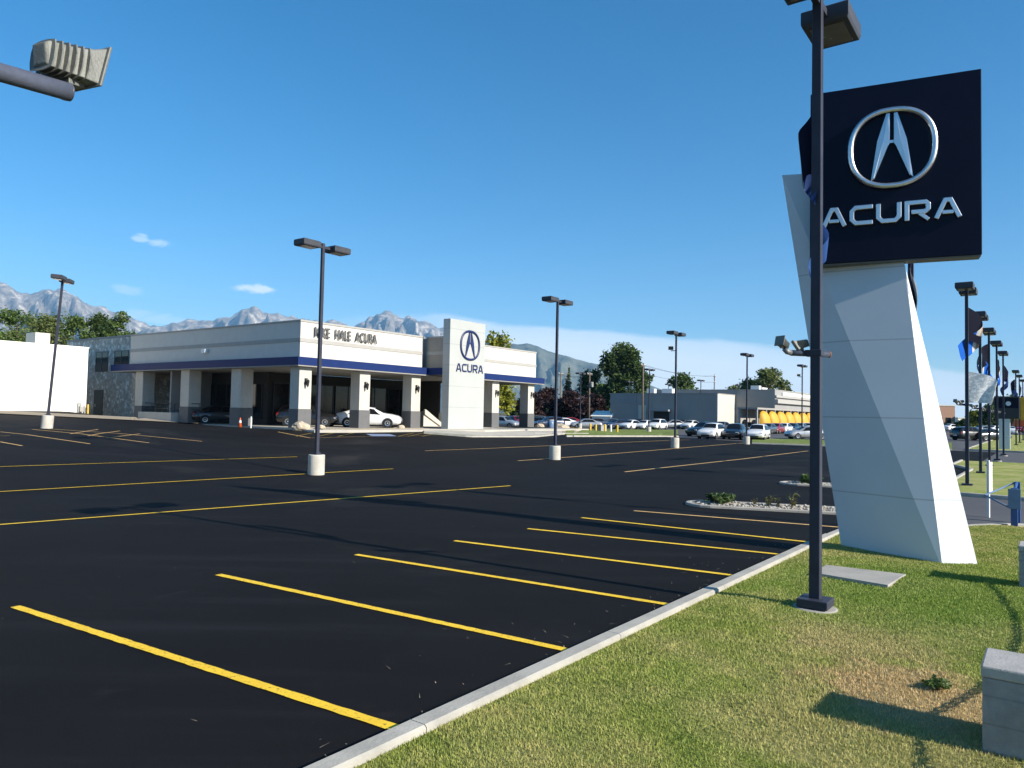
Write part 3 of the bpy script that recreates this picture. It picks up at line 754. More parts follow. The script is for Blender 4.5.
# floodlight arm at the top left, on its own pole outside the frame
e1 = D(73, 93.2, 3.19); e0 = D(0, 72.2, 3.0); dirv = (e1-e0); dirv.z = 0; dirv.normalize()
pole = e1 - dirv*.46
FP = empty('lamp_post', (pole.x, pole.y, lawn_h(pole.x, pole.y)), math.atan2(dirv.y, dirv.x), 'near lamp post whose navy arm carries a grey floodlight at top left', 'lamp post', GS)
zz = e1.z - FP.location.z
MB().lathe([(.33, -.2), (.33, .012), (.31, .022)], 24).build('concrete_footing', M['concrete'], FP)
MB().box(-.19, .19, -.19, .19, .02, .125).build('base_cover', M['navy_pole'], FP, bevel=.012)
MB().box(-.065, .065, -.065, .065, .02, 8.1).build('pole', M['navy_pole'], FP, bevel=.008)
for s in (-1, 1):
    h = head_mb(.33, 7.83); h.v = [(s*x, s*y, z) for x, y, z in h.v]; ho = h.build('lamp_head', M['lamp_housing'], FP, bevel=.008)
    l = lens_mb(.33, 7.83); l.v = [(s*x, s*y, z) for x, y, z in l.v]; l.build('lens', M['lens'], ho)
    b = MB().box(.06, .35, -.04, .04, 7.9, 8.0); b.v = [(s*x, s*y, z) for x, y, z in b.v]; b.build('bracket_arm', M['navy_pole'], FP)
MB().tube([(-.62, 0, zz), (.452, 0, zz)], .0385, 24).tube([(.452, 0, zz), (.46, 0, zz)], [.036, .028], 24).build('crossbar', M['navy_pipe'], FP, True)
floodlight(FP, (.455, .10, zz+.162), math.radians(22), math.radians(-6), .78, kl=.09)
# ------------------------------------------------------------------ the pylon sign
W_AZ = math.radians(0)
A = Vector((6.41, 14.33, 0)); B = Vector((7.44, 12.77, 0)); C = Vector((8.09, 12.82, 0))
A1 = D(782, 175, 14.86); B1 = D(904.5, 264, 13.52); C1 = D(906, 268, 13.95); C1.z = B1.z
E_n = (B1-B).cross(A1-B); E1 = ray(852, 171); E1 = Vector((0, 0, H0)) + E1*((B-Vector((0, 0, H0))).dot(E_n)/E1.dot(E_n))
E2 = E1 + Vector((.12, .25, 0))
base = Vector(((A.x+C.x)/2, (A.y+C.y)/2, H(0, 0)+LZ-.02))
Dq = A + Vector((.12, .03, 0)); D1 = A1 + Vector((.12, .25, 0))
SG = empty('pylon_sign', base, 0, 'leaning white pylon with a square navy sign lettered in chrome', 'sign')
for p in (A, B, C, Dq): p.z = -.1+base.z
vs = [p - base for p in (A, B, C, Dq, A1, B1, C1, D1, E1, E2)]
MB().add(vs, [(0,1,4), (1,5,8,4), (1,2,6), (1,6,5), (2,3,7), (2,7,9), (2,9,6), (3,0,4,7), (4,8,9,7), (5,6,9,8), (3,2,1,0)]).build('pylon_body', M['pylon_panel'], SG, bevel=.006)
TL = D(810.5, 95.5, 14.1); TR = D(981.4, 68, 12.9)
w = (TR-TL).xy.length; hz0 = 5.455; hz1 = 8.78
pang = math.atan2(TR.y-TL.y, TR.x-TL.x)
# panel local frame: origin bottom left front, x across, y back, z up (baked into vertices)
PMX = Matrix.Translation(Vector((TL.x, TL.y, hz0)) - base) @ Matrix.Rotation(pang, 4, 'Z')
def onp(mb): mb.v = [tuple(PMX @ Vector(p)) for p in mb.v]; return mb
ph = hz1-hz0
pb = onp(MB().box(0, w, 0, .34, 0, ph)).build('sign_panel', M['sign_navy'], SG, bevel=.012)
onp(MB().box(.015, w-.015, .02, .32, -.028, -.001)).build('bottom_trim', M['sign_edge'], pb)
onp(MB().box(w*.3, w*.42, .341, .8, .6, .75).box(w*.55, w*.67, .341, .8, .6, .75).box(w*.3, w*.42, .341, .6, 1.5, 1.6)).build('mounting_arm', M['frame_dark'], SG)
LET = {'A': [([(.0,.0),(.0,.0)], 0)], }
def letters(word, h, x0, z0, y0, y1, sw=.19, gap=.2):
    """wide squared capitals, one mesh; returns MB and width"""
    S = {'A': ([[(.09,-.0),(.5,.9),(.74,.9),(1.15,-.0)], [(.36,.3),(.88,.3)]], 1.24),
         'C': ([[(1.12,.9),(.28,.9),(.1,.72),(.1,.28),(.28,.1),(1.12,.1)]], 1.12),
         'U': ([[(.1,1),(.1,.28),(.28,.1),(.9,.1),(1.08,.28),(1.08,1)]], 1.18),
         'R': ([[(.1,0),(.1,.9),(.95,.9),(1.08,.78),(1.08,.55),(.95,.43),(.30,.43)], [(.66,.36),(1.1,0.0)]], 1.18)}
    mb = MB(); x = x0
    for ch in word:
        st, adv = S[ch]
        for i, s_ in enumerate(st): mb.stroke([(x+a*h, z0+b*h) for a, b in s_], sw*h*(1 if i == 0 else .86), y0+.004*i, y1)
        x += (adv+gap)*h
    return mb, x-gap*h-x0
def superring(cx, cz, rx, rz, wd, y0, y1, n=56, e=2.3):
    pts = []
    for k in range(n):
        a = 2*PI*k/n; c_, s_ = math.cos(a), math.sin(a)
        pts.append((cx+rx*abs(c_)**(2/e)*(1 if c_ > 0 else -1), cz+rz*abs(s_)**(2/e)*(1 if s_ > 0 else -1)))
    # rounded ring: tube with elliptical section
    vs = []; fs = []; m_ = 8
    for k in range(n):
        p = Vector(pts[k]); t = (Vector(pts[(k+1) % n])-Vector(pts[k-1])).normalized(); nn = Vector((-t.y, t.x))
        for j in range(m_):
            b = 2*PI*j/m_; q = p + nn*(wd/2*math.cos(b)); vs.append((q.x, (y0+y1)/2+(y1-y0)/2*math.sin(b), q.y))
    for k in range(n):
        for j in range(m_): fs.append((k*m_+j, k*m_+(j+1) % m_, ((k+1) % n)*m_+(j+1) % m_, ((k+1) % n)*m_+j))
    return MB().add(vs, fs)
CAL = [(-.13,.93),(-.05,.93),(-.05,.16),(.05,.16),(.05,.93),(.13,.93),(.35,.2),(.50,-.86),(.42,-.80),(.10,.04),(-.10,.04),(-.42,-.80),(-.50,-.86),(-.35,.2)]
def caliper(cx, cz, rx, rz, y0, y1):
    L_ = [(-.05,.94),(-.13,.94),(-.35,.2),(-.50,-.86),(-.415,-.79),(-.095,.05),(-.05,.12)]
    mb = MB()
    for s in (1, -1):
        pl_ = [(cx+s*x*rx, cz+y*rz) for x, y in L_]
        n = len(pl_); ym = y0-.012*(y1-y0)*0
        # faceted blade: ridge line raised
        ridge = [(cx+s*-.09*rx, cz+.9*rz), (cx+s*-.215*rx, cz+.15*rz), (cx+s*-.44*rx, cz-.78*rz)]
        vs = [(x, y0, z) for x, z in pl_] + [(x, y1, z) for x, z in pl_] + [(x, y0-.12*(y1-y0), z) for x, z in ridge]
        f = [(0,1,14),(1,2,15,14),(2,3,16,15),(3,4,16),(4,5,15,16),(5,6,15),(6,0,14,15)]
        f += [(i, (i+1) % n, n+(i+1) % n, n+i) for i in range(n)] + [tuple(range(n, 2*n))]
        mb.add(vs, f)
    mb.prism([(cx-.046*rx, cz+.125*rz), (cx+.046*rx, cz+.125*rz), (cx+.046*rx, cz+.2*rz), (cx-.046*rx, cz+.2*rz)], y0+.002, y1)
    return mb
# emblem centre at 53 % across, 66 % up
cx_, cz_ = w*.497, ph*.624; rx, rz_ = w*.246, ph*.213
em = onp(superring(cx_, cz_, rx, rz_, .105, -.11, -.012)).build('emblem_ring', M['chrome'], pb, True)
onp(caliper(cx_, cz_, rx*1.0, rz_*.97, -.07, -.004)).build('emblem_mark', M['chrome'], pb)
lm, lw = letters('ACURA', 1.0, 0, 0, -.075, -.004, .23, .16)
sc = w*.815/lw
lm.v = [(x*sc+w*.075, y, z*.365*ph/3.325+ph*.205) for x, y, z in lm.v]
onp(lm).build('lettering', M['chrome'], pb, bevel=.012)

# ------------------------------------------------------------------ flags
def flagmat(name, stops, tr=.25, speck=None):
    m, nt = newmat(name); at = nt.nodes.new('ShaderNodeUVMap'); at.uv_map = 'UVMap'
    sx = nt.nodes.new('ShaderNodeSeparateXYZ'); nt.links.new(at.outputs[0], sx.inputs[0])
    c = ramp(nt, sx.outputs[0], stops, 'CONSTANT')
    if speck:
        c = mixc(nt, ramp(nt, noise(nt, at.outputs[0], 9, 5, .7), [(.48, g(0)), (.56, g(1))]), c, speck)
    finish(nt, c, .85, 0, None, spec=.05, trans=tr); M[name] = m
flagmat('flag_dark_blue', [(0, (.012, .013, .024)), (.44, (.42, .3, .22)), (.56, (.62, .6, .56)), (.66, (.02, .13, .55))])
flagmat('flag_navy', [(0, (.012, .014, .03)), (.35, (.35, .35, .36)), (.55, (.03, .06, .18))])
flagmat('flag_pale', [(0, (.5, .54, .56)), (.3, (.56, .6, .62))], .5, (.82, .84, .84))
def flag(loc, rz, mat_, label, hoist=1.2, fly=1.9, droop=.8, seed=0, group='flags hanging from the street lamp posts', wid=.5, turn=1.22):
    mb = MB(); nx, nz = 26, 10; vs = []; fs = []; uvs = []
    for j in range(nz+1):
        for i in range(nx+1):
            s, t = i/nx, j/nz
            x = .07 + wid*math.sin(PI*turn*s)*(1-.25*t)
            z = -hoist*t*(1-.5*s*droop) - fly*droop*(s**1.25)*(1-.12*t)
            y = (.10*math.sin(7*s+2.5*t+seed)+.05*math.sin(15*s+seed*2+4*t))*s**.6
            vs.append((x, y, z)); uvs.append((s, t))
    for j in range(nz):
        for i in range(nx): a = j*(nx+1)+i; fs.append((a, a+1, a+nx+2, a+nx+1))
    o = mb.add(vs, fs).build('flag', M[mat_], None, True, loc=loc, rz=rz)
    ul = o.data.uv_layers.new(name='UVMap')
    for lp in o.data.loops: ul.data[lp.index].uv = uvs[lp.vertex_index]
    tag(o, label, 'flag', group); return o
def fl(px, ztop, *a, **k):
    q = ROW[px]; return flag((q.x, q.y, q.z+ztop), *a, **k)
fl(967, 6.9, math.radians(20), 'flag_dark_blue', 'large dark flag with blue tip on the nearest lamp post past the sign', seed=1, wid=.75, hoist=1.3)
fl(967, 4.4, math.radians(-12), 'flag_pale', 'pale speckled see-through flag on the nearest lamp post past the sign', hoist=1.2, fly=.8, droop=.6, seed=3, wid=1.0, turn=.62)
fl(980.4, 6.7, math.radians(70), 'flag_navy', 'narrow navy flag on the second lamp post past the sign', seed=2, fly=2.4, wid=.25)
fl(989.3, 6.9, math.radians(200), 'flag_dark_blue', 'dark flag with blue tip on the third lamp post past the sign', seed=4, wid=.6)
fl(997, 6.6, math.radians(30), 'flag_dark_blue', 'blue tipped flag on the fourth lamp post past the sign', seed=5, wid=.4)
fl(1003.4, 6.7, math.radians(10), 'flag_navy', 'navy flag on the fifth lamp post past the sign', seed=6, fly=2.2, wid=.4)
fl(1016, 6.8, math.radians(160), 'flag_navy', 'navy flag on the sixth lamp post past the sign', seed=7, wid=.4)
fl(1019.5, 6.8, math.radians(40), 'flag_dark_blue', 'blue tipped flag on the seventh lamp post past the sign', seed=8, wid=.4)
fl(911, 6.4, math.radians(250), 'flag_navy', 'flag on the lamp post hidden behind the sign pylon', seed=9, wid=.3, fly=2.2)
flag((SP.x, SP.y, SP.z+6.45), RZ+PI*.5, 'flag_navy', 'dark flag furled on the tall lamp post before the navy sign', seed=11, hoist=.8, fly=1.1, wid=.16)
flagmat('flag_blue', [(0, (.05, .12, .28)), (.5, (.04, .10, .3))])
flag((SP.x+.05, SP.y+.1, SP.z+5.7), RZ+math.radians(3), 'flag_blue', 'thin blue flag seen edge on at the tall lamp post', seed=12, hoist=.9, fly=1.4, wid=.17)

# ------------------------------------------------------------------ lawn furniture
def pillar(loc, label):
    root = empty('block_pillar', loc, RZ, label, 'pillar', 'grey block pillars along the street lawn')
    MB().box(-.27, .27, -.3, .3, -.2, .53).build('shaft', M['block'], root, bevel=.008)
    MB().box(-.278, .278, -.308, .308, .532, .615).build('cap', M['cap'], root, bevel=.014)
    return root
pu1 = (0.10, 6.62)
def pil(u, v, label):
    x, y = xy(u, v); pillar((x, y, lawn_h(x, y)), label); return Vector((x, y, lawn_h(x, y)+.36))
c1 = pil(.135, 6.78, 'near grey block pillar with concrete cap at the bottom right corner')
c2 = pil(.12, 13.5, 'farther grey block pillar beside the sign, at the right edge')
c0 = pil(.1, -.2, 'grey block pillar right below the viewpoint')
def chain(a, b, sag, label):
    d = (b-a); d.z = 0; L_ = d.length; t = d/L_; a = a + t*.27; b = b - t*.27
    n = 40; mb = MB(); pts = []
    for i in range(n+1):
        s = i/n; p = a.lerp(b, s); p.z -= sag*4*s*(1-s); pts.append(p)
    for i in range(n*2):
        s = i/(n*2); k = int(s*n); p = pts[k].lerp(pts[min(k+1, n)], s*n-k); q = pts[min(k+1, n)]; tt = (q-pts[k]).normalized()
        sd = Vector((-tt.y, tt.x, 0)).normalized() if i % 2 else Vector((0, 0, 1)); l = (b-a).length/(n*2)*.78
        ring = [p + tt*(l*math.cos(2*PI*j/8)) + sd*(.022*math.sin(2*PI*j/8)) for j in range(8)]
        mb.tube(ring+[ring[0], ring[1]], .0075, 5)
    o = mb.build('chain', M['chain'], None, True); tag(o, label, 'chain', 'chains slung between the block pillars')
chain(c0, c1, .22, 'dark chain slung to the near grey block pillar')
chain(c1, c2, .25, 'dark chain slung between the near and farther block pillars')

# utility cover slab in the grass
q = [G(822,567), G(870,572.5) , G(906,578), G(889,587), G(848,579.5), G(815,573)]
pts = [(p.x*.955, p.y*.955) for p in (G(826,565.5), G(906,575), G(888,586), G(812,573))]
zs = lawn_h(*pts[0])
mb = MB(); mb.slab([(x, y) for x, y in pts][::-1], zs-.1, zs+.035)
sl = mb.build('concrete_slab', M['concrete'], None, bevel=.008); tag(sl, 'flat concrete slab set into the lawn before the white pylon', 'slab')
sp_poly = [Vector(p) for p in pts]
# grass blades (skip slab, footing, pylon)
def inpoly(X, Y, poly):
    ins = np.zeros(len(X), bool); n = len(poly); j = n-1
    for i in range(n):
        xi, yi = poly[i]; xj, yj = poly[j]
        c_ = ((yi > Y) != (yj > Y)) & (X < (xj-xi)*(Y-yi)/(yj-yi+1e-12)+xi); ins ^= c_; j = i
    return ins
gx, gy = GRASS[:, 2, 0], GRASS[:, 2, 1]
bad = inpoly(gx, gy, pts) | (np.hypot(gx-SP.x, gy-SP.y) < .33) | inpoly(gx, gy, [(p.x, p.y) for p in (A, B, C, Dq)])
P = GRASS[~bad].reshape(-1, 3)
go = npmesh('grass', P, np.arange(len(P)).reshape(-1, 3), M['blade']); tag(go, 'short mown grass with dry straw patches on the lawn', 'grass', kind='stuff')
p = G(935, 688); tree('weed_tuft', (p.x*.95, p.y*.95, lawn_h(p.x*.95, p.y*.95)), .1, .26, 'leaf_green', 'small green weed tuft on the dry lawn patch', shape='bush', n=260, lsize=.03, seed=21, cat='plant')

# small site furniture by the driveway
p = G(988.5, 517)
r0 = empty('marker_sign', p, RZ-math.radians(16), 'slim white marker sign seen edge on beside the driveway', 'sign')
MB().box(-.03, .03, -.03, .03, -.1, 1.5).build('post', M['white_post'], r0, bevel=.006)
MB().box(.032, .25, -.012, .012, .62, 1.45).build('sign_face', M['white_post'], r0, bevel=.004)
p = G(1014.5, 530)
r0 = empty('metal_barrier', p, RZ, 'blue metal barrier with sloping rails beside the driveway', 'barrier')
MB().box(-.07, .07, -.07, .07, -.1, .98).build('post', M['blue_metal'], r0, bevel=.01)
MB().box(1.55, 1.69, -.07, .07, -.1, 1.02).build('post', M['blue_metal'], r0, bevel=.01)
MB().tube([(.0,.0,.9),(1.6,.0,1.0)], .03, 10).tube([(.0,.09,.55),(1.6,.05,.7)], .03, 10).build('rail', M['blue_metal'], r0, True)
MB().tube([(1.6,.08,.98),(.55,.62,.72),(.05,.08,.5)], .022, 8).build('brace', M['pale_blue'], r0, True)
MB().box(-.1, -.072, -.13, .12, .5, .96).build('plate', M['pale_blue'], r0, bevel=.006)

# ------------------------------------------------------------------ the dealership
U0, V0 = 41.9, 32.42; PZ = 1.12
bx_, by_ = xy(U0, V0)
BD = empty('dealership_building', (bx_, by_, PZ), RZ, 'white stucco car dealership with blue fascia band and column porch', 'building')
def lu(u): return u-U0
def lv(v): return v-V0
zt, zb0, zb1 = 8.66-PZ, 5.47-PZ, 6.05-PZ
VE, VM, UE = 61.25-V0, 44.75-V0, 65.2-U0
# parapet walls (long front, side)
WS = 48.0
def parts(name, boxes, mat_, bevel=0, par=None):
    for b_ in boxes: MB().box(*b_).build(name, mat_, BD if par is None else par, bevel=bevel)
parts('parapet_wall', [(0, VM, 0, .4, zb0+.05, zt-.14), (0, .4, .401, UE, zb0+.05, zt-.14), (WS-V0, VE, 0, .4, zb0+.05, zt-.14), (VE-.4, VE, .401, 9.5, zb0+.05, zt-.14), (.401, 20.6, UE-.4, UE, zb0+.05, zt-.14)], M['white_stucco'])
parts('cornice', ((-.05, VM, -.05, .42, zt-.139, zt), (-.05, .42, .421, UE, zt-.139, zt), (WS-V0, VE+.05, -.05, .42, zt-.139, zt), (VE-.42, VE+.05, .421, 9.5, zt-.139, zt),
          (-.04, VM, -.04, -.002, 7.12-PZ, 7.4-PZ), (-.04, -.002, -.001, UE, 7.12-PZ, 7.4-PZ), (WS-V0, VE+.04, -.04, -.002, 7.12-PZ, 7.4-PZ)), M['trim_grey'], .01)
parts('roof', [(.41, 28.3, .41, 9.3, 7.0-PZ, 7.1-PZ), (.41, 20.6, 9.301, UE-.41, 7.0-PZ, 7.1-PZ)], M['roofing'])
parts('fascia_band', [(-.5, VM+.34, -.5, -.004, zb0+.02, zb1), (-.5, -.004, -.003, UE+2.4, zb0+.02, zb1), (WS-V0, VE+.9, -.5, -.004, zb0+.02, zb1), (VE+.004, VE+.9, -.003, 9.0, zb0+.02, zb1)], M['blue_band'], .01)
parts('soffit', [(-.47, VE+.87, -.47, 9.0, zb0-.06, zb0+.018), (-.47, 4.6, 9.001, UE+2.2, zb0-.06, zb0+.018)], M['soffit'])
# columns
def column(v, u, sv=1.05, su=1.0):
    c_ = MB().box(lv(v)-sv/2, lv(v)+sv/2, lu(u), lu(u)+su, 1.35, zb0-.062).build('column', M['column'], BD, bevel=.02)
    MB().box(lv(v)-sv/2-.03, lv(v)+sv/2+.03, lu(u)-.03, lu(u)+su+.03, -.3, 1.349).build('column_base', M['column_base'], c_, bevel=.015)
    return c_
def sconce(c_, v, u):
    s_ = MB(); x, y = lv(v), lu(u)
    s_.box(x-.09, x+.09, y-.045, y-.031, 3.05, 3.5); s_.tube([(x, y-.04, 3.42), (x, y-.22, 3.5), (x, y-.26, 3.42)], .018, 6)
    so = s_.build('wall_lantern', M['frame_dark'], c_)
    MB().lathe([(.03, 3.42), (.13, 3.32), (.12, 3.28), (.075, 2.98), (.05, 2.93), (.015, 2.86)], 8, 0, Matrix.Translation((x, y-.26, 0))).build('lantern_cage', M['frame_dark'], so)
FC = [32.98, 38.5, 44.05, 54.75, 60.55]
for v in FC: sconce(column(v, U0+.02), v, U0+.02)
for u in (48.7, 55.7, 62.9): column(V0+.53+.02, u, 1.05, 1.25)
for v in (54.75, 60.55): column(v, 49.6)
# porch floor, inner walls and shopfront
parts('porch_floor', [(-.2, VE+.4, -.3, 9.2, -.4, .015), (-.2, 4.5, 9.201, UE, -.4, .015)], M['sidewalk'])
iw = MB(); ix0, ix1, iy = 4.3, 53.0-V0, 8.9
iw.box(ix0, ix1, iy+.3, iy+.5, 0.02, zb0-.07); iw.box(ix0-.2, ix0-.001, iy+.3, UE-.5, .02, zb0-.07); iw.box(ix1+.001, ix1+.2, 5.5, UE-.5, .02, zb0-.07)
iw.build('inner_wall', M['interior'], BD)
MB().box(.45, ix0-.21, 17.2, 17.4, 0.02, zb0-.07).build('side_wall', M['mid_wall'], BD)
gx0 = ix0+.3
for k in range(5):
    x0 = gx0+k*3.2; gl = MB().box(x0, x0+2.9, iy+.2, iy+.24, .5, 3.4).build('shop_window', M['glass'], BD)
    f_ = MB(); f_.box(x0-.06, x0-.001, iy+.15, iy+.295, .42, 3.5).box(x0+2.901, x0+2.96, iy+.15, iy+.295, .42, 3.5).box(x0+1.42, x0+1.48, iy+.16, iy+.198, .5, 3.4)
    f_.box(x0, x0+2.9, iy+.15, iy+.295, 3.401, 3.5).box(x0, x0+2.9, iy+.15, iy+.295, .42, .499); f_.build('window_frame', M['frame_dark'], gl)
for k in range(3):
    y0 = iy+1.0+k*3.5; gl = MB().box(ix0-.26, ix0-.205, y0, y0+2.9, .6, 3.3).build('shop_window', M['glass'], BD)
    f_ = MB().box(ix0-.29, ix0-.202, y0-.06, y0-.001, .5, 3.4).box(ix0-.29, ix0-.202, y0+2.901, y0+2.96, .5, 3.4).box(ix0-.29, ix0-.265, y0+1.4, y0+1.5, .6, 3.3); f_.build('window_frame', M['frame_dark'], gl)
# ramp with low wall and handrails on the left side
MB().box(-.5, .25, 15.4, 20.6, -.3, .85).build('ramp_wall', M['column'], BD, bevel=.02)
hr = MB()
for z in (1.15, 1.6):
    hr.tube([(.3, 12.6, z), (.3, 22.4, z)], .03, 8)
for k in range(6): hr.tube([(.3, 12.7+k*1.8, .1), (.3, 12.7+k*1.8, 1.6)], .025, 8)
hr.build('handrail', M['frame_dark'], BD, True)
# entrance tower
tv0, tv1, tu0 = 44.82-V0, 49.35-V0, 39.05-U0
MB().box(tv0, tv1, tu0, tu0+.74, -.3, 10.0-PZ).build('entrance_tower', M['tower_panel'], BD, bevel=.012)
TW = [o for o in BD.children if o.name.startswith('entrance_tower')][0]
# entry block between the tower and the front
eb = MB().box(tv0+.3, tv1-.1, tu0+.741, .395, zb0+.05, zt-.16).build('entry_wall', M['shade_painted_wall'], BD)
parts('cornice', [(tv0+.26, tv0+.298, tu0+.741, -.06, 7.12-PZ, 7.4-PZ), (tv0+.22, tv1-.12, tu0+.741, -.06, zt-.159, zt-.02)], M['trim_grey'])
MB().box(tv0+.05, tv0+.298, tu0+.742, -.003, zb0+.02, zb1-.002).build('fascia_band', M['blue_band'], BD)
# steps behind the tower
st = MB()
for k in range(7): st.box(49.0-V0+.3*k, 49.3-V0+.3*k-.002, 3.72, 6.2, 0.02, .19*(7-k))
st.prism([(48.8-V0, 1.35), (49.0-V0, 1.1), (51.2-V0, .02), (51.35-V0, .3), (49.1-V0, 1.55)], 3.55, 3.71)
st.build('entry_steps', M['column'], BD)
# tower emblem and lettering (front face at local y = tu0)
def ont(mb): mb.v = [(x+tv0, y+tu0, z) for x, y, z in mb.v]; return mb
tw = tv1-tv0; ez = 8.02-PZ
ont(superring(tw*.555, ez, tw*.262, 1.17, .19, -.1, -.008)).build('emblem_ring', M['blue_logo'], TW, True)
ont(caliper(tw*.555, ez, tw*.275, 1.14, -.07, -.006)).build('emblem_mark', M['blue_logo'], TW)
lm, lw = letters('ACURA', 1.0, 0, 0, -.06, -.005, .165); sc = tw*.77/lw
lm.v = [(x*sc+tw*.175, y, z*.68+5.78-PZ) for x, y, z in lm.v]; ont(lm).build('lettering', M['blue_logo'], TW)
# wall lettering from the built-in face, one mesh per word
def words(txt, x, z, size, y, mat_, parent, depth=.03, xs=1.0):
    cu = bpy.data.curves.new('lettering', 'FONT'); cu.body = txt; cu.size = size; cu.extrude = depth; cu.offset = .014
    t_ = bpy.data.objects.new('tmp', cu); COL.objects.link(t_); bpy.context.view_layer.update()
    me = bpy.data.meshes.new_from_object(t_.evaluated_get(bpy.context.evaluated_depsgraph_get())); bpy.data.objects.remove(t_)
    for v_ in me.vertices: v_.co = Vector((x+v_.co.x*xs, y-v_.co.z, z+v_.co.y))
    me.materials.clear(); me.materials.append(mat_); o = bpy.data.objects.new('lettering', me); COL.objects.link(o); o.parent = parent; return max(v_.co.x for v_ in me.vertices)
xe = 1.08
for wd in ('MIKE', 'HALE', 'ACURA'): xe = words(wd, xe, 7.58-PZ, .98, -.14, M['grey_letter'], BD, .035, .65)+.45
# small white security lamp on the side parapet
MB().box(-.3, -.002, 11.2, 11.75, 6.68-PZ, 6.98-PZ).build('wall_lamp', M['white_post'], BD, bevel=.02)

# sidewalk, kerb and gravel bed in front
pts = [xy(u, v) for u, v in ((U0-.3, V0-.4), (U0-.3, 62.5), (36.4, 62.5), (36.0, 57), (36.6, 52), (36.2, 46.0), (38.2, 43.6), (38.6, 34.0), (39.0, V0-.9))]
def sw_lo(x): return 433.2+min(1, max(0, (x-424)/46))*3.6-min(1, max(0, (x-535)/26))*2.6
xs_ = list(range(424, 564, 6)); strip('sidewalk', [G(x, sw_lo(x)) for x in xs_], [G(x, 430.2) for x in xs_], 'sidewalk', .11); kerb('kerb', [G(x, sw_lo(x)+.4)[:2] for x in xs_], .16, .12)
mb = MB(); vs = [(x, y) for x, y in pts]; mb.slab(vs[::-1], .5, PZ-.01); struct(mb.build('sidewalk', M['sidewalk'], None, bevel=.02))
pts = [xy(u, v) for u, v in ((U0-.6, V0+1.2), (U0-.6, 43.6), (39.8, 43.4), (39.9, 36), (40.2, V0+.8))]
mb = MB(); mb.slab(pts[::-1], PZ-.1, PZ+.03); struct(mb.build('planting_bed', M['gravel']))
def boulder(loc, r, label, mat_='boulder', seed=0):
    import bmesh
    bm = bmesh.new(); bmesh.ops.create_icosphere(bm, subdivisions=3, radius=1)
    for v_ in bm.verts:
        d = 1+.28*mnoise.noise(v_.co*1.6+Vector((seed, 0, 0)))+.12*mnoise.noise(v_.co*4+Vector((seed, 9, 0))); v_.co = Vector((v_.co.x*r*1.25*d, v_.co.y*r*d, v_.co.z*r*.75*d))
    me = bpy.data.meshes.new('boulder'); bm.to_mesh(me); bm.free(); me.materials.append(M[mat_])
    o = bpy.data.objects.new('boulder', me); COL.objects.link(o); o.location = (loc[0], loc[1], loc[2]+r*.35); tag(o, label, 'boulder', 'boulders in the gravel beds'); return o
x, y = xy(40.9, 31.9); boulder((x, y, PZ-.05), .5, 'large tan boulder at the dealership corner column', seed=1)
x, y = xy(41.2, 33.8); boulder((x, y, PZ), .28, 'small tan boulder just right of the corner column', seed=2)
x, y = xy(40.5, 41.0); boulder((x, y, PZ), .25, 'small tan boulder under the front of the white car', seed=3)
p = GX(561, 84); boulder(p, .75, 'tan boulder beside the far lot lamp post right of the dealership', seed=4)
p = GX(540, 76); boulder(p, .35, 'small tan boulder near the last dealership column', seed=5)
# tan bank of gravel right of the building
strip('gravel_bank', [G(x, 434.2) for x in range(534, 592, 6)], [G(x, 429.5) for x in range(534, 592, 6)], 'gravel', .08)
kerb('kerb', [G(x, 434.6)[:2] for x in range(534, 592, 6)], .18, .14)
strip('gravel_bank', [G(x, 414.2+x*.05) for x in range(-60, 246, 12)], [G(x, 411.2+x*.05) for x in range(-60, 246, 12)], 'gravel', .06)
# ------------------------------------------------------------------ warehouse and stone block on the left
WH = empty('warehouse', W(68.3, 30.3, 1.5), RZ, 'blank white painted warehouse wall left of the dealership', 'building')
MB().box(-60, 0, 0, 25, -.6, 5.9).build('wall', M['ware_white'], WH)
MB().box(-60.05, .05, -.05, 25.05, 5.902, 6.0).build('parapet_cap', M['ware_white'], WH)
MB().box(-2.7, -1.5, 4.0, 6, 6.002, 7.25).build('roof_hatch_house', M['beige_wall'], WH, bevel=.02)
MB().box(-.62, -.3, -.3, -.06, .35, .8).tube([(-.7,-.18,0),(-.7,-.18,1.15),(-.5,-.18,1.15),(-.5,-.18,.8)], .04, 8).tube([(-.2,-.18,0),(-.2,-.18,.9)], .05, 8).build('gas_meter', M['trim_grey'], WH, bevel=.01)
MB().lathe([(.07, 0), (.07, .95), (.03, 1.0)], 10, 0, Matrix.Translation((-.05, -.5, 0))).build('guard_post', M['yellow_post'], WH)
SB = empty('stone_building', W(65.3, 34.0, 1.6), RZ, 'two storey grey stone block between warehouse and dealership', 'building')
MB().box(0, 16, 0, 16, -.6, 7.2).build('wall', M['stone'], SB)
MB().box(-.06, 16, -.06, 16, 7.202, 7.38).build('parapet_cap', M['dark_wall'], SB)
for y0, y1 in ((3.4, 5.9), (7.3, 9.6)):
    f = MB().box(-.05, -.002, y0-.08, y1+.08, 4.05, 4.12).box(-.05, -.002, y0-.08, y1+.08, 5.9, 5.98).box(-.05, -.002, y0-.08, y0-.001, 4.121, 5.899).box(-.05, -.002, y1+.001, y1+.08, 4.121, 5.899).box(-.05, -.002, (y0+y1)/2-.05, (y0+y1)/2+.05, 4.121, 5.899).build('window', M['frame_dark'], SB)
    MB().box(-.03, -.003, y0, (y0+y1)/2-.052, 4.122, 5.898).box(-.03, -.003, (y0+y1)/2+.052, y1, 4.122, 5.898).build('pane', M['glass'], f)
d_ = MB().box(-.04, -.002, 7.9, 9.7, -.3, 2.3).build('door', M['frame_dark'], SB)
MB().box(-.08, -.041, 9.3, 9.4, .7, .95).build('handle', M['chrome'], d_)

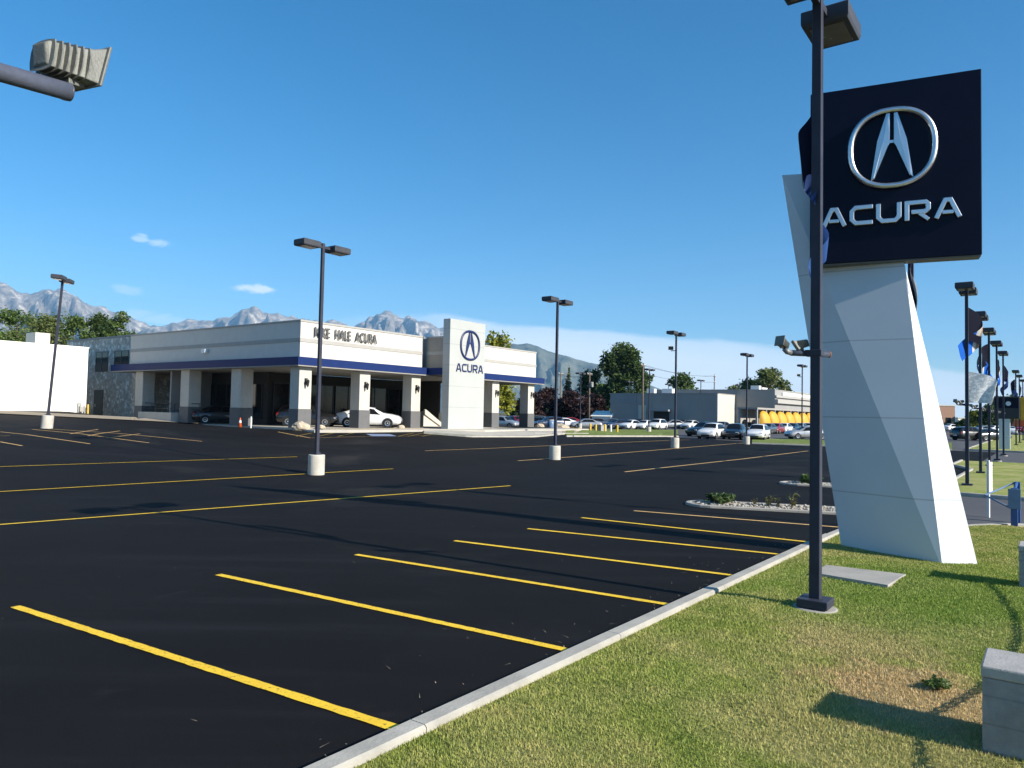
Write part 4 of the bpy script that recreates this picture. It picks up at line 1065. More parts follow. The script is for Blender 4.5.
# ------------------------------------------------------------------ grey commercial building beyond the far lot
def at(u, v, z=None): return W(u, v, z)
GB = empty('grey_store', at(45.85, 121.3, .4), RZ, 'long dark grey store with beige end wall beyond the far lot', 'building')
MB().box(0, 8.6, 0, 20.3, -.6, 6.05).build('wall', M['dark_wall'], GB)
MB().box(.0, 8.6, -.15, -.002, -.6, 6.02).build('end_wall', M['beige_wall'], GB)
MB().box(-.1, 8.7, -.22, 20.4, 6.051, 6.15).build('parapet_cap', M['dark_wall'], GB)
MB().box(-.12, -.003, 8.6, 11.5, -.3, 2.9).build('doorway', M['interior'], GB)
MB().box(-1.1, -.003, 8.3, 11.8, 2.91, 3.25).build('door_canopy', M['mid_wall'], GB, bevel=.02)
MB().box(-.18, -.003, 13.0, 14.5, -.5, 4.0).build('pilaster', M['beige_wall'], GB)
MB().box(2.0, 3.8, 9.0, 11, 6.151, 7.0).build('roof_unit', M['white_post'], GB, bevel=.03); MB().box(4.2, 5.2, 13.5, 15, 6.151, 7.1).build('roof_unit', M['white_post'], GB, bevel=.03)
MB().box(-.08, -.003, 15.0, 20.29, 4.2, 6.04).build('sign_band', M['mid_wall'], GB)
GA = empty('awning_store', at(38.82, 129.9, .5), RZ, 'grey store with pale banded roof edge behind the yellow awnings', 'building')
MB().box(0, 62, 0, 24, -.8, 6.9).build('wall', M['mid_wall'], GA)
MB().box(-.02, -.002, -.05, 7.5, -.8, 6.88).build('side_wall', M['dark_wall'], GA)
MB().box(-.05, 62, -.6, -.003, 4.6, 5.3).box(-.05, 62, -.35, -.003, 5.6, 6.0).build('fascia', M['trim_grey'], GA, bevel=.02)
MB().box(4, 62, -.25, -.003, 6.05, 6.6).build('roof_edge', M['ware_white'], GA)
MB().box(-.1, 62.1, -.05, 24, 6.901, 7.0).build('parapet_cap', M['trim_grey'], GA)
MB().box(1, 2.2, 3, 4.5, 7.001, 7.7).build('roof_unit', M['white_post'], GA, bevel=.03); MB().box(6, 9, 4, 6, 7.001, 7.6).build('roof_unit', M['white_post'], GA, bevel=.03)
GL_ = empty('awning_gallery', at(35.2, 109.6, .35), RZ, 'low dark gallery hung with a row of rounded yellow awnings', 'building')
MB().box(-.1, 58, 0, 3.0, 3.42, 3.7).build('roof', M['dark_wall'], GL_)
MB().box(0, 58, 2.6, 2.9, -.6, 3.41).build('back_wall', M['dark_wall'], GL_)
for k in range(14): MB().box(-.05+4.3*k, .3+4.3*k, .05, .3, -.6, 3.41).build('post', M['dark_wall'], GL_)
for k in range(13):
    aw = MB(); x0 = .3+4.3*k; n = 10; vs = []; fs = []
    for i in range(n+1):                      # quarter-barrel dome, rounded ends
        a = PI/2*i/n
        for j in range(9):
            b = PI*j/8; r = 1.35
            vs.append((x0+2.0-1.6*math.cos(b), -(.04+1.05*math.sin(a)*math.sin(b)**.8), 1.15+2.1*math.cos(a)*(.35+.65*math.sin(b)**.6)))
    for i in range(n):
        for j in range(8): fs.append((i*9+j, i*9+j+1, (i+1)*9+j+1, (i+1)*9+j))
    aw.add(vs, fs).build('awning', M['awning'], GL_, True)
# small white house
q = GX(617, 138); HS = empty('white_house', q, RZ+PI/2, 'small white gabled shed in front of the big dark tree', 'shed')
MB().box(0, 4.0, -1.2, 2.4, -.3, 1.7).build('wall', M['ware_white'], HS)
mb = MB(); mb.add([(-.2,-1.5,1.66),(4.2,-1.5,1.66),(4.2,2.7,1.66),(-.2,2.7,1.66),(-.2,.6,2.7),(4.2,.6,2.7)], [(0,1,5,4),(2,3,4,5),(3,0,4),(1,2,5),(3,2,1,0)]); mb.build('roof', M['ware_white'], HS)
# right-hand distance
def far_block(name, px0, px1, ytop, Y, mat_, label, depth=14):
    a = GX(px0, Y); b = GX(px1, Y*1.0); t = D((px0+px1)/2, ytop, Y).z-a.z; wd = (b-a).length
    r = empty(name, a, math.atan2(b.y-a.y, b.x-a.x), label, 'building')
    MB().box(0, wd, 0, depth, -.8, t-.3).build('wall', M[mat_], r); MB().box(-.15, wd+.15, -.15, depth+.15, t-.299, t).build('parapet', M['beige_wall'], r)
    f = MB(); 
    for k in range(2): f.box(wd*(.15+.4*k), wd*(.4+.4*k), -.06, -.003, 1.0, max(2.0, t*.42))
    f.build('shop_window', M['glass'], r); return r
far_block('brick_shop', 934, 955, 405, 230, 'brick_brown', 'brown brick shop far down the street, right of the sign')
far_block('white_shop', 958, 968, 417.5, 250, 'ware_white', 'small white shop far down the street')
far_block('brick_shop', 1030, 1075, 398, 210, 'brick_brown', 'brown shop at the right edge down the street')
q = W(4.2, 79); q = GX(1004.5, 66)
r0 = empty('street_sign_pylon', q, RZ-PI/2, 'far pylon sign with pale column and dark panel on the verge', 'sign')
MB().box(-.42, .42, -.2, .2, -.2, 2.75).build('column', M['pylon_panel'], r0, bevel=.02)
p_ = MB().box(-.75, 1.1, -.27, .27, 2.76, 4.75).build('sign_panel', M['frame_dark'], r0, bevel=.02)
MB().box(-.7, 1.05, -.275, -.272, 3.7, 4.6).build('panel_face', M['sign_navy'], p_); MB().lathe([(.2, 0), (.2, .02)], 16, 0, Matrix.Translation((.3, -.276, 4.1)) @ Matrix.Rotation(PI/2, 4, 'X')).build('emblem', M['chrome'], p_)
q = GX(1027, 84); r0 = empty('street_sign', q, RZ-PI/2, 'yellow and orange sign board at the right edge down the street', 'sign')
MB().box(-.12, .12, -.12, .12, -.2, 2.6).box(1.88, 2.12, -.12, .12, -.2, 2.6).build('post', M['frame_dark'], r0)
p_ = MB().box(-1.2, 2.6, -.2, .2, 2.6, 5.2).build('sign_panel', M['awning'], r0, bevel=.03); MB().box(-1.25, 2.65, -.24, .24, 1.9, 2.598).build('lower_panel', M['orange'], r0, bevel=.02)

# ------------------------------------------------------------------ bollards, cone, drum
for i, (x, c_, lb) in enumerate(((590.5, 'yellow_post', 'leftmost yellow bollard on the verge between the lots'), (596, 'yellow_post', 'yellow bollard second from the left on the verge'),
        (605, 'yellow_post', 'yellow bollard in the middle of the group, left of the white post'), (611, 'white_post', 'white bollard among the yellow bollards'), (617.5, 'yellow_post', 'rightmost yellow bollard on the verge'))):
    p = GX(x, 84+(i % 2)*2.5); b = MB().lathe([(.11, -.2), (.11, 1.0), (.09, 1.06), (.04, 1.09)], 14).build('bollard', M[c_], None, False, loc=p); tag(b, lb, 'bollard', 'bollards on the verge')
tb = MB().box(-.7, .7, -.5, .5, -.1, .95).box(-.74, .74, -.54, .54, .952, 1.02); p = GX(600.5, 90); o = tb.build('utility_box', M['leaf_dark'] if False else M['dark_wall'], None, bevel=.03, loc=p, rz=RZ); tag(o, 'dark utility box among the yellow bollards', 'utility box')
for i, (x, yy, lb) in enumerate(((575, 82, 'yellow wheel stop nearest the dealership side'), (581.5, 80, 'yellow wheel stop nearest the verge'))):
    o = MB().box(-.5, .5, -.1, .1, 0, .15).build('wheel_stop', M['yellow_post'], None, bevel=.02, loc=GX(x, yy-7), rz=RZ+PI/2); tag(o, lb, 'wheel stop', 'yellow wheel stops')
x, y = xy(43.0, 31.2); 
def cone(loc, label):
    r = empty('traffic_cone', loc, 0, label, 'cone')
    MB().box(-.18, .18, -.18, .18, 0, .04).build('base', M['black'], r); b = MB().lathe([(.14, .042), (.03, .72), (.02, .73)], 18).build('cone', M['orange'], r, True); MB().lathe([(.0935, .36), (.066, .53)], 18).build('reflective_collar', M['cone_white'], r)
q = W(U0+5.6, 31.7); cone(q, 'orange traffic cone by the shaded side column of the dealership')
q = W(U0+4.0, 31.5); o = MB().lathe([(.05, -.1), (.05, .8), (.02, .84)], 10).build('bollard', M['white_post'], None, loc=q); tag(o, 'slim white post beside the orange cone', 'bollard')
q = GX(551, 82); r = empty('plastic_barrel', q, 0, 'pale blue plastic barrel in the gravel right of the dealership', 'barrel')
MB().lathe([(.38, 0), (.42, .3), (.42, .7), (.36, 1.05)], 18).build('barrel_body', M['pale_blue'], r, True); MB().lathe([(.38, 1.051), (.38, 1.1)], 18).build('lid', M['white_post'], r)

# ------------------------------------------------------------------ cars
KS = {
 'sedan': dict(L=4.75, Wd=1.82, st=[(-2.37,.42,.74,.80,.66),(-2.28,.28,.85,1.0,.74),(-1.8,.22,.90,1.10,.73),(-1.6,.21,.91,1.16,.70),(-.9,.2,.92,1.43,.58),(-.4,.2,.92,1.48,.60),(.1,.2,.915,1.475,.60),(.45,.2,.91,1.42,.61),(1.22,.2,.90,1.05,.73),(1.7,.21,.88,.99,.72),(2.15,.25,.76,.88,.70),(2.32,.33,.66,.76,.66),(2.38,.42,.58,.64,.60)],
   side=((-1.5,1.02),(-.92,.36)), ws=(.5,1.17), rw=(-1.56,-.95), wx=(-1.42,1.45), r=.33),
 'suv': dict(L=4.6, Wd=1.88, st=[(-2.3,.5,.95,1.06,.70),(-2.24,.34,1.0,1.18,.70),(-1.95,.28,1.02,1.55,.62),(-1.7,.27,1.03,1.64,.62),(-.5,.26,1.03,1.70,.63),(.25,.26,1.02,1.65,.62),(1.0,.26,1.0,1.12,.76),(1.6,.27,.96,1.06,.76),(2.1,.32,.84,.92,.72),(2.3,.42,.7,.76,.62)],
   side=((-1.9,.8),(-1.62,.2)), ws=(.32,.93), rw=(-2.2,-1.98), wx=(-1.38,1.42), r=.37),
}
def sec(st, x):
    for a, b in zip(st, st[1:]):
        if a[0] <= x <= b[0]:
            t = (x-a[0])/(b[0]-a[0]); return [a[i]+(b[i]-a[i])*t for i in range(1, 5)]
    return list(st[0][1:] if x < st[0][0] else st[-1][1:])
def car_proto(kind):
    K = KS[kind]; st = K['st']; hw = K['Wd']/2; root = empty('parked_car', (0,0,0))
    def ring(x):
        zb, zs, zt_, wt = sec(st, x); e = min(1, .9+.1*min(1, (K['L']/2-abs(x))/.25)); w_ = hw*e
        half = [(w_*.86, zb), (w_*.985, zb+.14), (w_, (zb+zs)/2+.05), (w_*.955, zs), (wt*e, zt_-.05), (wt*.72*e, zt_-.005), (0, zt_+.012)]
        return half + [(-y, z) for y, z in half[-2::-1]]
    xs = sorted(set([s[0] for s in st] + list(np.linspace(st[0][0]+.04, st[-1][0]-.04, 22))))
    mb = MB(); vs = []; fs = []; n = 13
    for x in xs: vs += [(x, y, z) for y, z in ring(x)]
    for i in range(len(xs)-1):
        for k in range(n-1): fs.append((i*n+k, i*n+k+1, (i+1)*n+k+1, (i+1)*n+k))
        fs.append((i*n+n-1, i*n, (i+1)*n, (i+1)*n+n-1))
    fs += [tuple(range(n)), tuple((len(xs)-1)*n+k for k in range(n))]
    mb.add(vs, fs)
    body = mb.build('body', M['white car paint'], root, True); body.data.materials.append(M['black'])
    arch = MB()
    for wx in K['wx']:
        for s in (-1, 1):
            y = s*hw*1.0; arch.lathe([(K['r']+.055, 0), (K['r']+.055, .012)], 22, 0, Matrix.Translation((wx, y-(.006 if s > 0 else .006), K['r'])) @ Matrix.Rotation(PI/2, 4, 'X'))
    arch.box(-K['L']/2+.5, K['L']/2-.5, -hw*.84, hw*.84, .17, .26); arch.build('underbody', M['black'], root)
    # glazing laid on the shell
    (b0, b1), (t0, t1) = K['side']
    for s in (-1, 1):
        vs = []; n1 = 10
        for j in range(4):
            f_ = .1+.78*j/3
            for i in range(n1+1):
                xa = b0+(t0-b0)*f_; xb = b1+(t1-b1)*f_; x = xa+(xb-xa)*i/n1; zb, zs, zt_, wt = sec(st, x)
                y = hw*.955+(wt-hw*.955)*f_; z = zs+(zt_-.05-zs)*f_; vs.append((x, s*(y+.014), z+.004))
        fs = [(j*(n1+1)+i, j*(n1+1)+i+1, (j+1)*(n1+1)+i+1, (j+1)*(n1+1)+i) for j in range(3) for i in range(n1)]
        wo = MB().add(vs, fs).build('side_window', M['car_glass'], root)
        pl_ = MB(); x = (b0+b1)/2+.12
        zb, zs, zt_, wt = sec(st, x)
        q0 = (hw*.955+.02, zs+.04); q1 = (wt+.03, zt_-.09)
        pl_.add([(x-.05, s*q0[0], q0[1]), (x+.05, s*q0[0], q0[1]), (x+.02, s*q1[0], q1[1]), (x-.06, s*q1[0], q1[1])], [(0,1,2,3)]); pl_.build('door_pillar', M['black'], wo)
    for nm, (xa, xb) in (('windscreen', K['ws']), ('rear_window', K['rw'])):
        vs = []; 
        for i in range(6):
            x = xa+(xb-xa)*i/5; zb, zs, zt_, wt = sec(st, x)
            for j in range(7):
                yy = (j/3-1)*wt*.93; a_ = abs(yy)/wt
                z = zt_+.012-.017*min(a_, .72)/.72-(.045*(a_-.72)/.28 if a_ > .72 else 0); vs.append((x+(.01 if nm == 'windscreen' else -.012), yy, z+.014))
        MB().add(vs, [(i*7+j, i*7+j+1, (i+1)*7+j+1, (i+1)*7+j) for i in range(5) for j in range(6)]).build(nm, M['car_glass'], root)
    xf = st[-1][0]; xr = st[0][0]
    for s in (-1, 1):
        zf = sec(st, xf-.1)[1]; MB().box(xf-.30, xf-.035, min(s*hw*.52, s*hw*.86), max(s*hw*.52, s*hw*.86), zf-.08, zf+.05).build('headlight', M['headlight'], root, bevel=.03)
        zr = sec(st, xr+.1)[1]; MB().box(xr+.02, xr+.2, min(s*hw*.58, s*hw*.92), max(s*hw*.58, s*hw*.92), zr-.16, zr+.05).build('taillight', M['taillight'], root, bevel=.02)
    MB().box(xf-.08, xf+.015, -hw*.45, hw*.45, .34, .5).build('grille', M['black'], root, bevel=.01)
    MB().box(xr-.012, xr+.08, -.26, .26, .56, .68).build('licence_plate', M['white_post'], root)
    for wx in K['wx']:
        for s in (-1, 1):
            R_ = Matrix.Translation((wx, s*(hw-.09), K['r'])) @ Matrix.Rotation(PI/2*(-s), 4, 'X'); r_ = K['r']
            wh = MB().lathe([(r_*.6, -.1), (r_*.95, -.1), (r_, -.06), (r_, .07), (r_*.95, .115), (r_*.66, .12)], 24, 0, R_).build('wheel', M['black'], root)
            rm = MB().lathe([(r_*.66, .105), (r_*.6, .128), (r_*.2, .112), (r_*.12, .13), (0.001, .131)], 10, 0, R_).build('rim', M['rim'], wh)
    return root
CP = {k: car_proto(k) for k in KS}
cu_ = set(); PROTO = {}
for k in CP: PROTO[k] = CP[k]
def paint_of(o, mat_):
    for c in o.children:
        if c.name.split('.')[0] == 'body':
            c.material_slots[0].link = 'OBJECT'; c.material_slots[0].material = M[mat_]
def car(kind, px, Y, head, paint_, label, group='cars parked in the far lot', off=0, sc=1.0, z=None):
    q = GX(px, Y); o = copy_tree(PROTO[kind]) if kind in cu_ else PROTO[kind]; cu_.add(kind)
    o.location = (q.x, q.y, q.z-.02+off if z is None else z); o.rotation_euler = (0, 0, head); o.scale = (sc,)*3
    paint_of(o, paint_+' car paint'); tag(o, label, 'car', group); return o
R_ = math.radians
q = D(368.5, 415, 60)
car('sedan', 369, 58.6, R_(3), 'white', 'white sedan parked under the dealership porch behind the second front column', 'cars parked under the dealership porch', z=PZ+.02, sc=1.08)
car('suv', 309, 57.5, R_(2), 'black', 'black SUV under the porch behind the dealership corner column', 'cars parked under the dealership porch', z=PZ+.02)
car('sedan', 222, 61, R_(30), 'dark', 'dark car in the deep shade of the side porch', 'cars parked under the dealership porch', z=PZ+.02)
# far lot, left group behind the dealership
car('suv', 505, 104, R_(-35), 'silver', 'silver SUV seen between the last two dealership columns')
car('suv', 517, 112, R_(-60), 'red', 'dark red SUV seen beside the last dealership column')
car('sedan', 541, 116, R_(-20), 'dark', 'dark car just right of the last dealership column')
car('suv', 534, 124, R_(180), 'grey', 'grey SUV partly hidden by the last dealership column')
car('suv', 549, 112, R_(200), 'blue', 'dark blue SUV behind the pale blue barrel')
car('sedan', 562, 118, R_(190), 'white', 'white car nosing out left of the silver sedan')
car('sedan', 569, 128, R_(185), 'red', 'red car parked behind the silver sedan')
car('sedan', 586, 113, R_(183), 'silver', 'pale silver sedan side on behind the yellow bollards')
car('sedan', 596, 126, R_(185), 'grey', 'grey car parked behind the pale silver sedan')
car('sedan', 612, 124, R_(186), 'grey', 'grey car in front of the white shed')
car('sedan', 617, 112, R_(215), 'blue', 'dark blue sedan behind the rightmost yellow bollard')
car('sedan', 631, 110, R_(230), 'white', 'white car tail out right of the dark blue sedan')
car('sedan', 645, 111, R_(235), 'white', 'second white car tail out along the verge')
car('suv', 657, 111, R_(238), 'white', 'white SUV at the end of the white cars on the verge')
car('sedan', 640, 128, R_(200), 'black', 'black car in the back row behind the white cars')
car('sedan', 673, 124, R_(190), 'silver', 'silver car side on before the dark doorway')
car('sedan', 684, 128, R_(225), 'grey', 'grey car between the silver car and the dark SUV')
car('sedan', 691, 122, R_(230), 'white', 'small white car left of the dark SUV')
car('suv', 704, 86, R_(215), 'black', 'black SUV mostly hidden by the nearer white SUV')
# near group by the lamp post
car('suv', 712, 78, R_(238), 'white', 'white SUV left of the black SUV by the lamp post', 'SUVs parked at the lot edge')
car('suv', 735, 79, R_(242), 'black', 'black SUV between the two white SUVs', 'SUVs parked at the lot edge')
car('suv', 758, 77.5, R_(242), 'white', 'white SUV right of the lamp post and black SUV', 'SUVs parked at the lot edge')
car('sedan', 807, 84, R_(184), 'silver', 'pale silver sedan side on near the yellow awnings')
for px, Y, hd, pt, lb in ((768, 103, 236, 'grey', 'grey car in the back row just right of the white SUV'), (776, 106, 236, 'red', 'red car in the row before the awnings'),
        (784, 109, 236, 'white', 'white car right of the red car before the awnings'), (792, 112, 236, 'dark', 'dark car in the middle of the row before the awnings'),
        (800, 115, 236, 'silver', 'silver car behind the side on silver sedan'), (808, 118, 236, 'white', 'white car far right in the row before the awnings'),
        (818, 122, 236, 'grey', 'grey car beside the sign pylon edge before the awnings'), (748, 112, 236, 'dark', 'dark car behind the two white SUVs'), (722, 112, 236, 'grey', 'grey car behind the near black SUV')):
    car('sedan', px, Y, R_(hd), pt, lb, 'cars in the row before the yellow awnings')
# right, beyond the verge
car('suv', 970, 92, R_(15), 'black', 'black SUV seen between the street lamp posts', 'cars across the driveway')
car('sedan', 990, 92, R_(10), 'dark', 'dark sedan right of the black SUV between street lamp posts', 'cars across the driveway')
for px, Y, hd, pt, lb in ((951, 150, 30, 'white', 'white car just right of the sign pylon far down the lot'), (984, 130, 20, 'silver', 'silver car behind the black SUV'),
        (996, 134, 20, 'white', 'white car behind the far pylon sign'), (1010, 128, 60, 'white', 'white car right of the far pylon sign'), (1018, 150, 60, 'red', 'red car at the right edge down the street'), (1006, 165, 60, 'grey', 'grey car farthest down the street')):
    car('sedan', px, Y, R_(hd), pt, lb, 'cars across the driveway')

# ------------------------------------------------------------------ utility poles and wires
def upole(px, Y, ytop, label, arms=1, tank=False):
    q = GX(px, Y); h = D(px, ytop, Y).z-q.z; r = empty('utility_pole', q, RZ+.2, label, 'utility pole', 'timber utility poles')
    MB().tube([(0,0,-.3),(0,0,h)], [.17,.11], 10).build('pole', M['timber'], r, True)
    for k in range(arms):
        MB().box(-1.25, 1.25, -.06, .06, h-.5-1.4*k, h-.36-1.4*k).build('crossarm', M['timber'], r)
        ins = MB()
        for x in (-1.15, -.6, .6, 1.15): ins.lathe([(.05, h-.359-1.4*k), (.07, h-.25-1.4*k), (.03, h-.16-1.4*k)], 8, 0, Matrix.Translation((x, 0, 0)))
        ins.build('insulators', M['white_post'], r)
    if tank: MB().lathe([(.24, h-2.6), (.26, h-2.5), (.26, h-1.8), (.2, h-1.72)], 14, 0, Matrix.Translation((.05, -.4, 0))).build('transformer', M['trim_grey'], r)
    return q + Vector((0, 0, h))
u1 = upole(589, 128, 372, 'timber utility pole with transformer left of the big dark tree', 1, True)
u2 = upole(642.5, 122, 363, 'timber utility pole right of the big dark tree', 1)
u3 = upole(714, 170, 374.5, 'utility pole with two crossarms above the grey store', 2)
u4 = upole(560, 150, 372, 'timber utility pole among the plum trees', 1)
mb = MB()
for a, b, dz in ((u1, u2, -.45), (u1, u2, -1.6), (u2, u3, -.45), (u2, u3, -1.8), (u4, u1, -.45)):
    for off in ((-.8, .8) if dz == -.45 else (0,)):
        pts = []
        for i in range(17):
            s = i/16; p = a.lerp(b, s); p.z += dz+.1-1.0*4*s*(1-s)*.6; pts.append(p+Vector((off*.6, off*.5, 0)))
        mb.tube(pts, .022, 5)
o = mb.build('overhead_wires', M['black']); tag(o, 'overhead wires strung between the timber utility poles', 'wires')

# ------------------------------------------------------------------ trees
def T(px, Y, ytop, wpx, leaf, label, group, shape='round', n=5200, ls=None, seed=1, name='tree', trunk=.22):
    q = GX(px, Y); h = D(px, ytop, Y).z-q.z; w_ = wpx*Y/F
    tree(name, q, h, w_, leaf, label, group, shape, n, ls or max(.2, Y*.0031), seed, trunk)
GL = 'trees behind the white warehouse'
for px, Y, yt, wp_, lf, lb, sd in ((20, 110, 311, 74, 'leaf_olive', 'broad olive tree left of the leaning lamp post', 18), (100, 122, 315, 60, 'leaf_olive', 'olive tree behind the dark green trees over the stone block', 19), (-30, 100, 307, 76, 'leaf_olive', 'olive tree at the left picture edge behind the warehouse', 11), (10, 97, 309, 66, 'leaf_green', 'green tree leftmost in view above the white wall', 12),
        (47, 104, 314, 64, 'leaf_olive', 'olive tree behind the leaning lamp post', 13), (72, 96, 316, 52, 'leaf_green', 'bright green tree right of the leaning lamp post', 14),
        (92, 112, 314, 46, 'leaf_dark', 'dark green tree second from the right above the wall', 15), (117, 106, 312, 44, 'leaf_green', 'green tree rising over the stone block', 16), (30, 118, 314, 60, 'leaf_dark', 'darker tree filling in behind the olive trees', 17)):
    T(px, Y, yt, wp_, lf, lb, GL, 'round', 8500, .26, sd, trunk=.1)
T(494, 92, 335, 46, 'leaf_yellow', 'bright yellow green tree behind the dealership wing', None, 'tall', 5200, .3, 21)
GM = 'plum trees beyond the far lot'
for px, Y, yt, wp_, lb, sd in ((530, 142, 392, 34, 'maroon plum tree seen beside the last dealership column', 31), (551, 150, 388, 36, 'maroon plum tree left of the far utility pole', 32), (573, 146, 391, 34, 'maroon plum tree left of the far lot lamp post', 33), (593, 156, 393, 32, 'maroon plum tree right of the far lot lamp post', 34)):
    T(px, Y, yt, wp_, 'leaf_maroon', lb, GM, 'round', 4200, .42, sd, trunk=.05)
T(567, 172, 369, 18, 'leaf_pale', 'pale grey green spruce above the plum trees', None, 'cone', 3000, .4, 35, 'conifer')
T(590, 168, 371, 30, 'leaf_dark', 'dark tree left of the biggest tree', None, 'tall', 4200, .45, 36)
T(603, 176, 384, 30, 'leaf_green', 'green tree low between the dark trees', None, 'round', 3600, .45, 38)
T(622, 160, 341, 52, 'leaf_dark', 'biggest dark green tree behind the grey store', None, 'tall', 13000, .46, 37, trunk=.15)
T(645, 190, 372, 22, 'leaf_green', 'narrow green tree right of the biggest tree', None, 'tall', 3000, .5, 39)
T(680, 190, 376, 46, 'leaf_green', 'rounded green tree above the long grey store', None, 'round', 5200, .5, 40)
T(752, 200, 378, 40, 'leaf_green', 'lower tree above the taller grey block', None, 'round', 4200, .5, 41)
T(770, 195, 368, 44, 'leaf_olive', 'olive green tree above the awning store', None, 'round', 5200, .5, 42)
T(734, 215, 384, 26, 'leaf_olive', 'small olive tree left above the taller grey block', None, 'round', 2600, .5, 43)
GT = 'trees down the street on the right'
for px, Y, yt, wp_, lf, lb, sd in ((962, 150, 422, 16, 'leaf_dark', 'small dark tree right of the sign pylon down the street', 51), (975, 180, 412, 20, 'leaf_yellow', 'yellow green tree down the street behind the black SUV', 52), (990, 150, 406, 22, 'leaf_dark', 'dark round tree down the street', 53),
        (999, 165, 396, 24, 'leaf_dark', 'taller dark tree behind the far pylon sign', 54), (1012, 190, 394, 30, 'leaf_green', 'green tree right of the far pylon sign', 55), (1040, 170, 385, 40, 'leaf_green', 'green tree beyond the yellow sign board', 56)):
    T(px, Y, yt, wp_, lf, lb, GT, 'round', 2600, .42, sd, trunk=.12)
# low hedge of shrubs behind the far cars, right of the dealership
for px, Y, lb, sd in ((520, 150, 'dark shrub behind the dark red SUV', 61), (541, 160, 'dark shrub between plum trees', 62), (583, 165, 'dark shrub left of the white shed', 63), (604, 165, 'dark shrub behind the white shed', 64)):
    T(px, Y, 405, 26, 'leaf_dark', lb, 'shrubs beyond the far lot', 'round', 2400, .45, sd, 'shrub', .02)

# ------------------------------------------------------------------ mountains
m, nt = newmat('mountain rock'); wp = worldpos(nt)
ge = nt.nodes.new('ShaderNodeNewGeometry'); sx = nt.nodes.new('ShaderNodeSeparateXYZ'); nt.links.new(wp, sx.inputs[0])
nA = noise(nt, wp, .0022, 9, .68); nB_ = noise(nt, wp, .0065, 8, .72)
veg = ramp(nt, nB_, [(.35, (.03, .042, .026)), (.65, (.075, .08, .05))])
rock = ramp(nt, nB_, [(.38, (.11, .1, .09)), (.52, (.24, .21, .18)), (.62, (.50, .45, .39))])
hh = mth(nt, 'ADD', mth(nt, 'DIVIDE', sx.outputs[2], 2000.0), mth(nt, 'MULTIPLY', mth(nt, 'SUBTRACT', nA, .5), 1.5))
c = mixc(nt, ramp(nt, hh, [(.36, g(0)), (.52, g(1))]), veg, rock)
finish(nt, c, .95, 0, None, spec=.05); M['rock'] = m
m, nt = newmat('wooded foothill'); wp = worldpos(nt)
c = ramp(nt, noise(nt, wp, .006, 8, .7), [(.35, (.06, .075, .055)), (.6, (.13, .135, .1)), (.75, (.24, .21, .16))])
finish(nt, c, .95, 0, None, spec=.05); M['foothill'] = m
def mountain(name, sil, R0, depth, mat_, seed, rough, na=420, nr=70):
    az = []; 
    for px, py in sil:
        d = ray(px, py); az.append((math.atan2(d.x, d.y), d.z/math.hypot(d.x, d.y)))
    A_ = np.linspace(az[0][0], az[-1][0], na); E_ = np.interp(A_, [a for a, e in az], [e for a, e in az])
    P = []
    for j in range(nr):
        t = j/(nr-1)
        for i in range(na):
            # ridge line at t=.62, foot at 0, back slope after
            a = A_[i]; Rr = R0 + depth*(t-.62)
            Rr += depth*.05*mnoise.noise(Vector((a*14, seed, 0)))
            rid = E_[i]*R0
            s = t/.62 if t <= .62 else max(0, 1-(t-.62)/.38)
            x, y = Rr*math.sin(a), Rr*math.cos(a)
            # spurs: ridged noise mostly along slope
            n1 = mnoise.ridged_multi_fractal(Vector((a*26+seed, t*1.6+seed, 0)), 1.0, 2.1, 6, 1.0, 2.0)
            n2 = mnoise.fractal(Vector((a*60, t*7, seed)), 1.0, 2.0, 6)
            mid = 4*s*(1-s)
            z = rid*(s**1.12) + rid*rough*(mid*(1-s**8)*(.33*(n1-1.0)+.14*n2) + (.3+.7*(mat_ == 'rock'))*(.03*n2+.03*mnoise.noise(Vector((a*75, seed, 2)))+.02*mnoise.noise(Vector((a*190, seed, 7))))*s*s)
            if s < 1: z = min(z, rid*(.46+.6*s))
            P.append((x, y, max(-20, z)))
    a = (np.arange(nr-1)[:, None]*na + np.arange(na-1)[None, :]).ravel()
    o = npmesh(name, np.array(P), np.stack([a, a+1, a+na+1, a+na], 1), M[mat_]); flip_up(o); o.data.polygons.foreach_set('use_smooth', [True]*len(o.data.polygons)); return struct(o)
mountain('mountain', [(-330,300),(-200,276),(-80,277),(-20,276),(0,279.5),(12,284),(22,289),(34,292),(44,291),(52,289.5),(62,289.5),(72,294),(82,301),(94,308),(104,308),(114,312),(124,311),(135,318),(150,325),(160,325),(172,322),(186,319),(205,320),(222,317),(234,312),(244,308),(254,307),(266,311),(282,315),(296,316),(310,317.5),(322,322),(336,318),(352,325),(362,321),(370,317),(382,312.5),(392,312.5),(402,316),(416,318),(430,322),(444,326),(458,331),(480,340),(510,352),(560,372),(640,402)], 12500, 5200, 'rock', 3.3, 1.0)
mountain('mountain', [(300,405),(360,378),(420,356),(455,347),(480,341),(494,339),(506,342),(518,343.5),(527,342.5),(536,344.5),(548,350),(562,354),(576,358),(590,362),(604,364),(618,370),(640,380),(664,390),(690,398),(730,408),(780,415)], 8800, 3000, 'foothill', 8.1, .8, 300, 60)
mountain('hill', [(880,424),(920,421),(960,418.5),(990,419.5),(1040,419),(1100,421),(1180,428)], 9500, 2500, 'foothill', 5.2, .5, 120, 30)

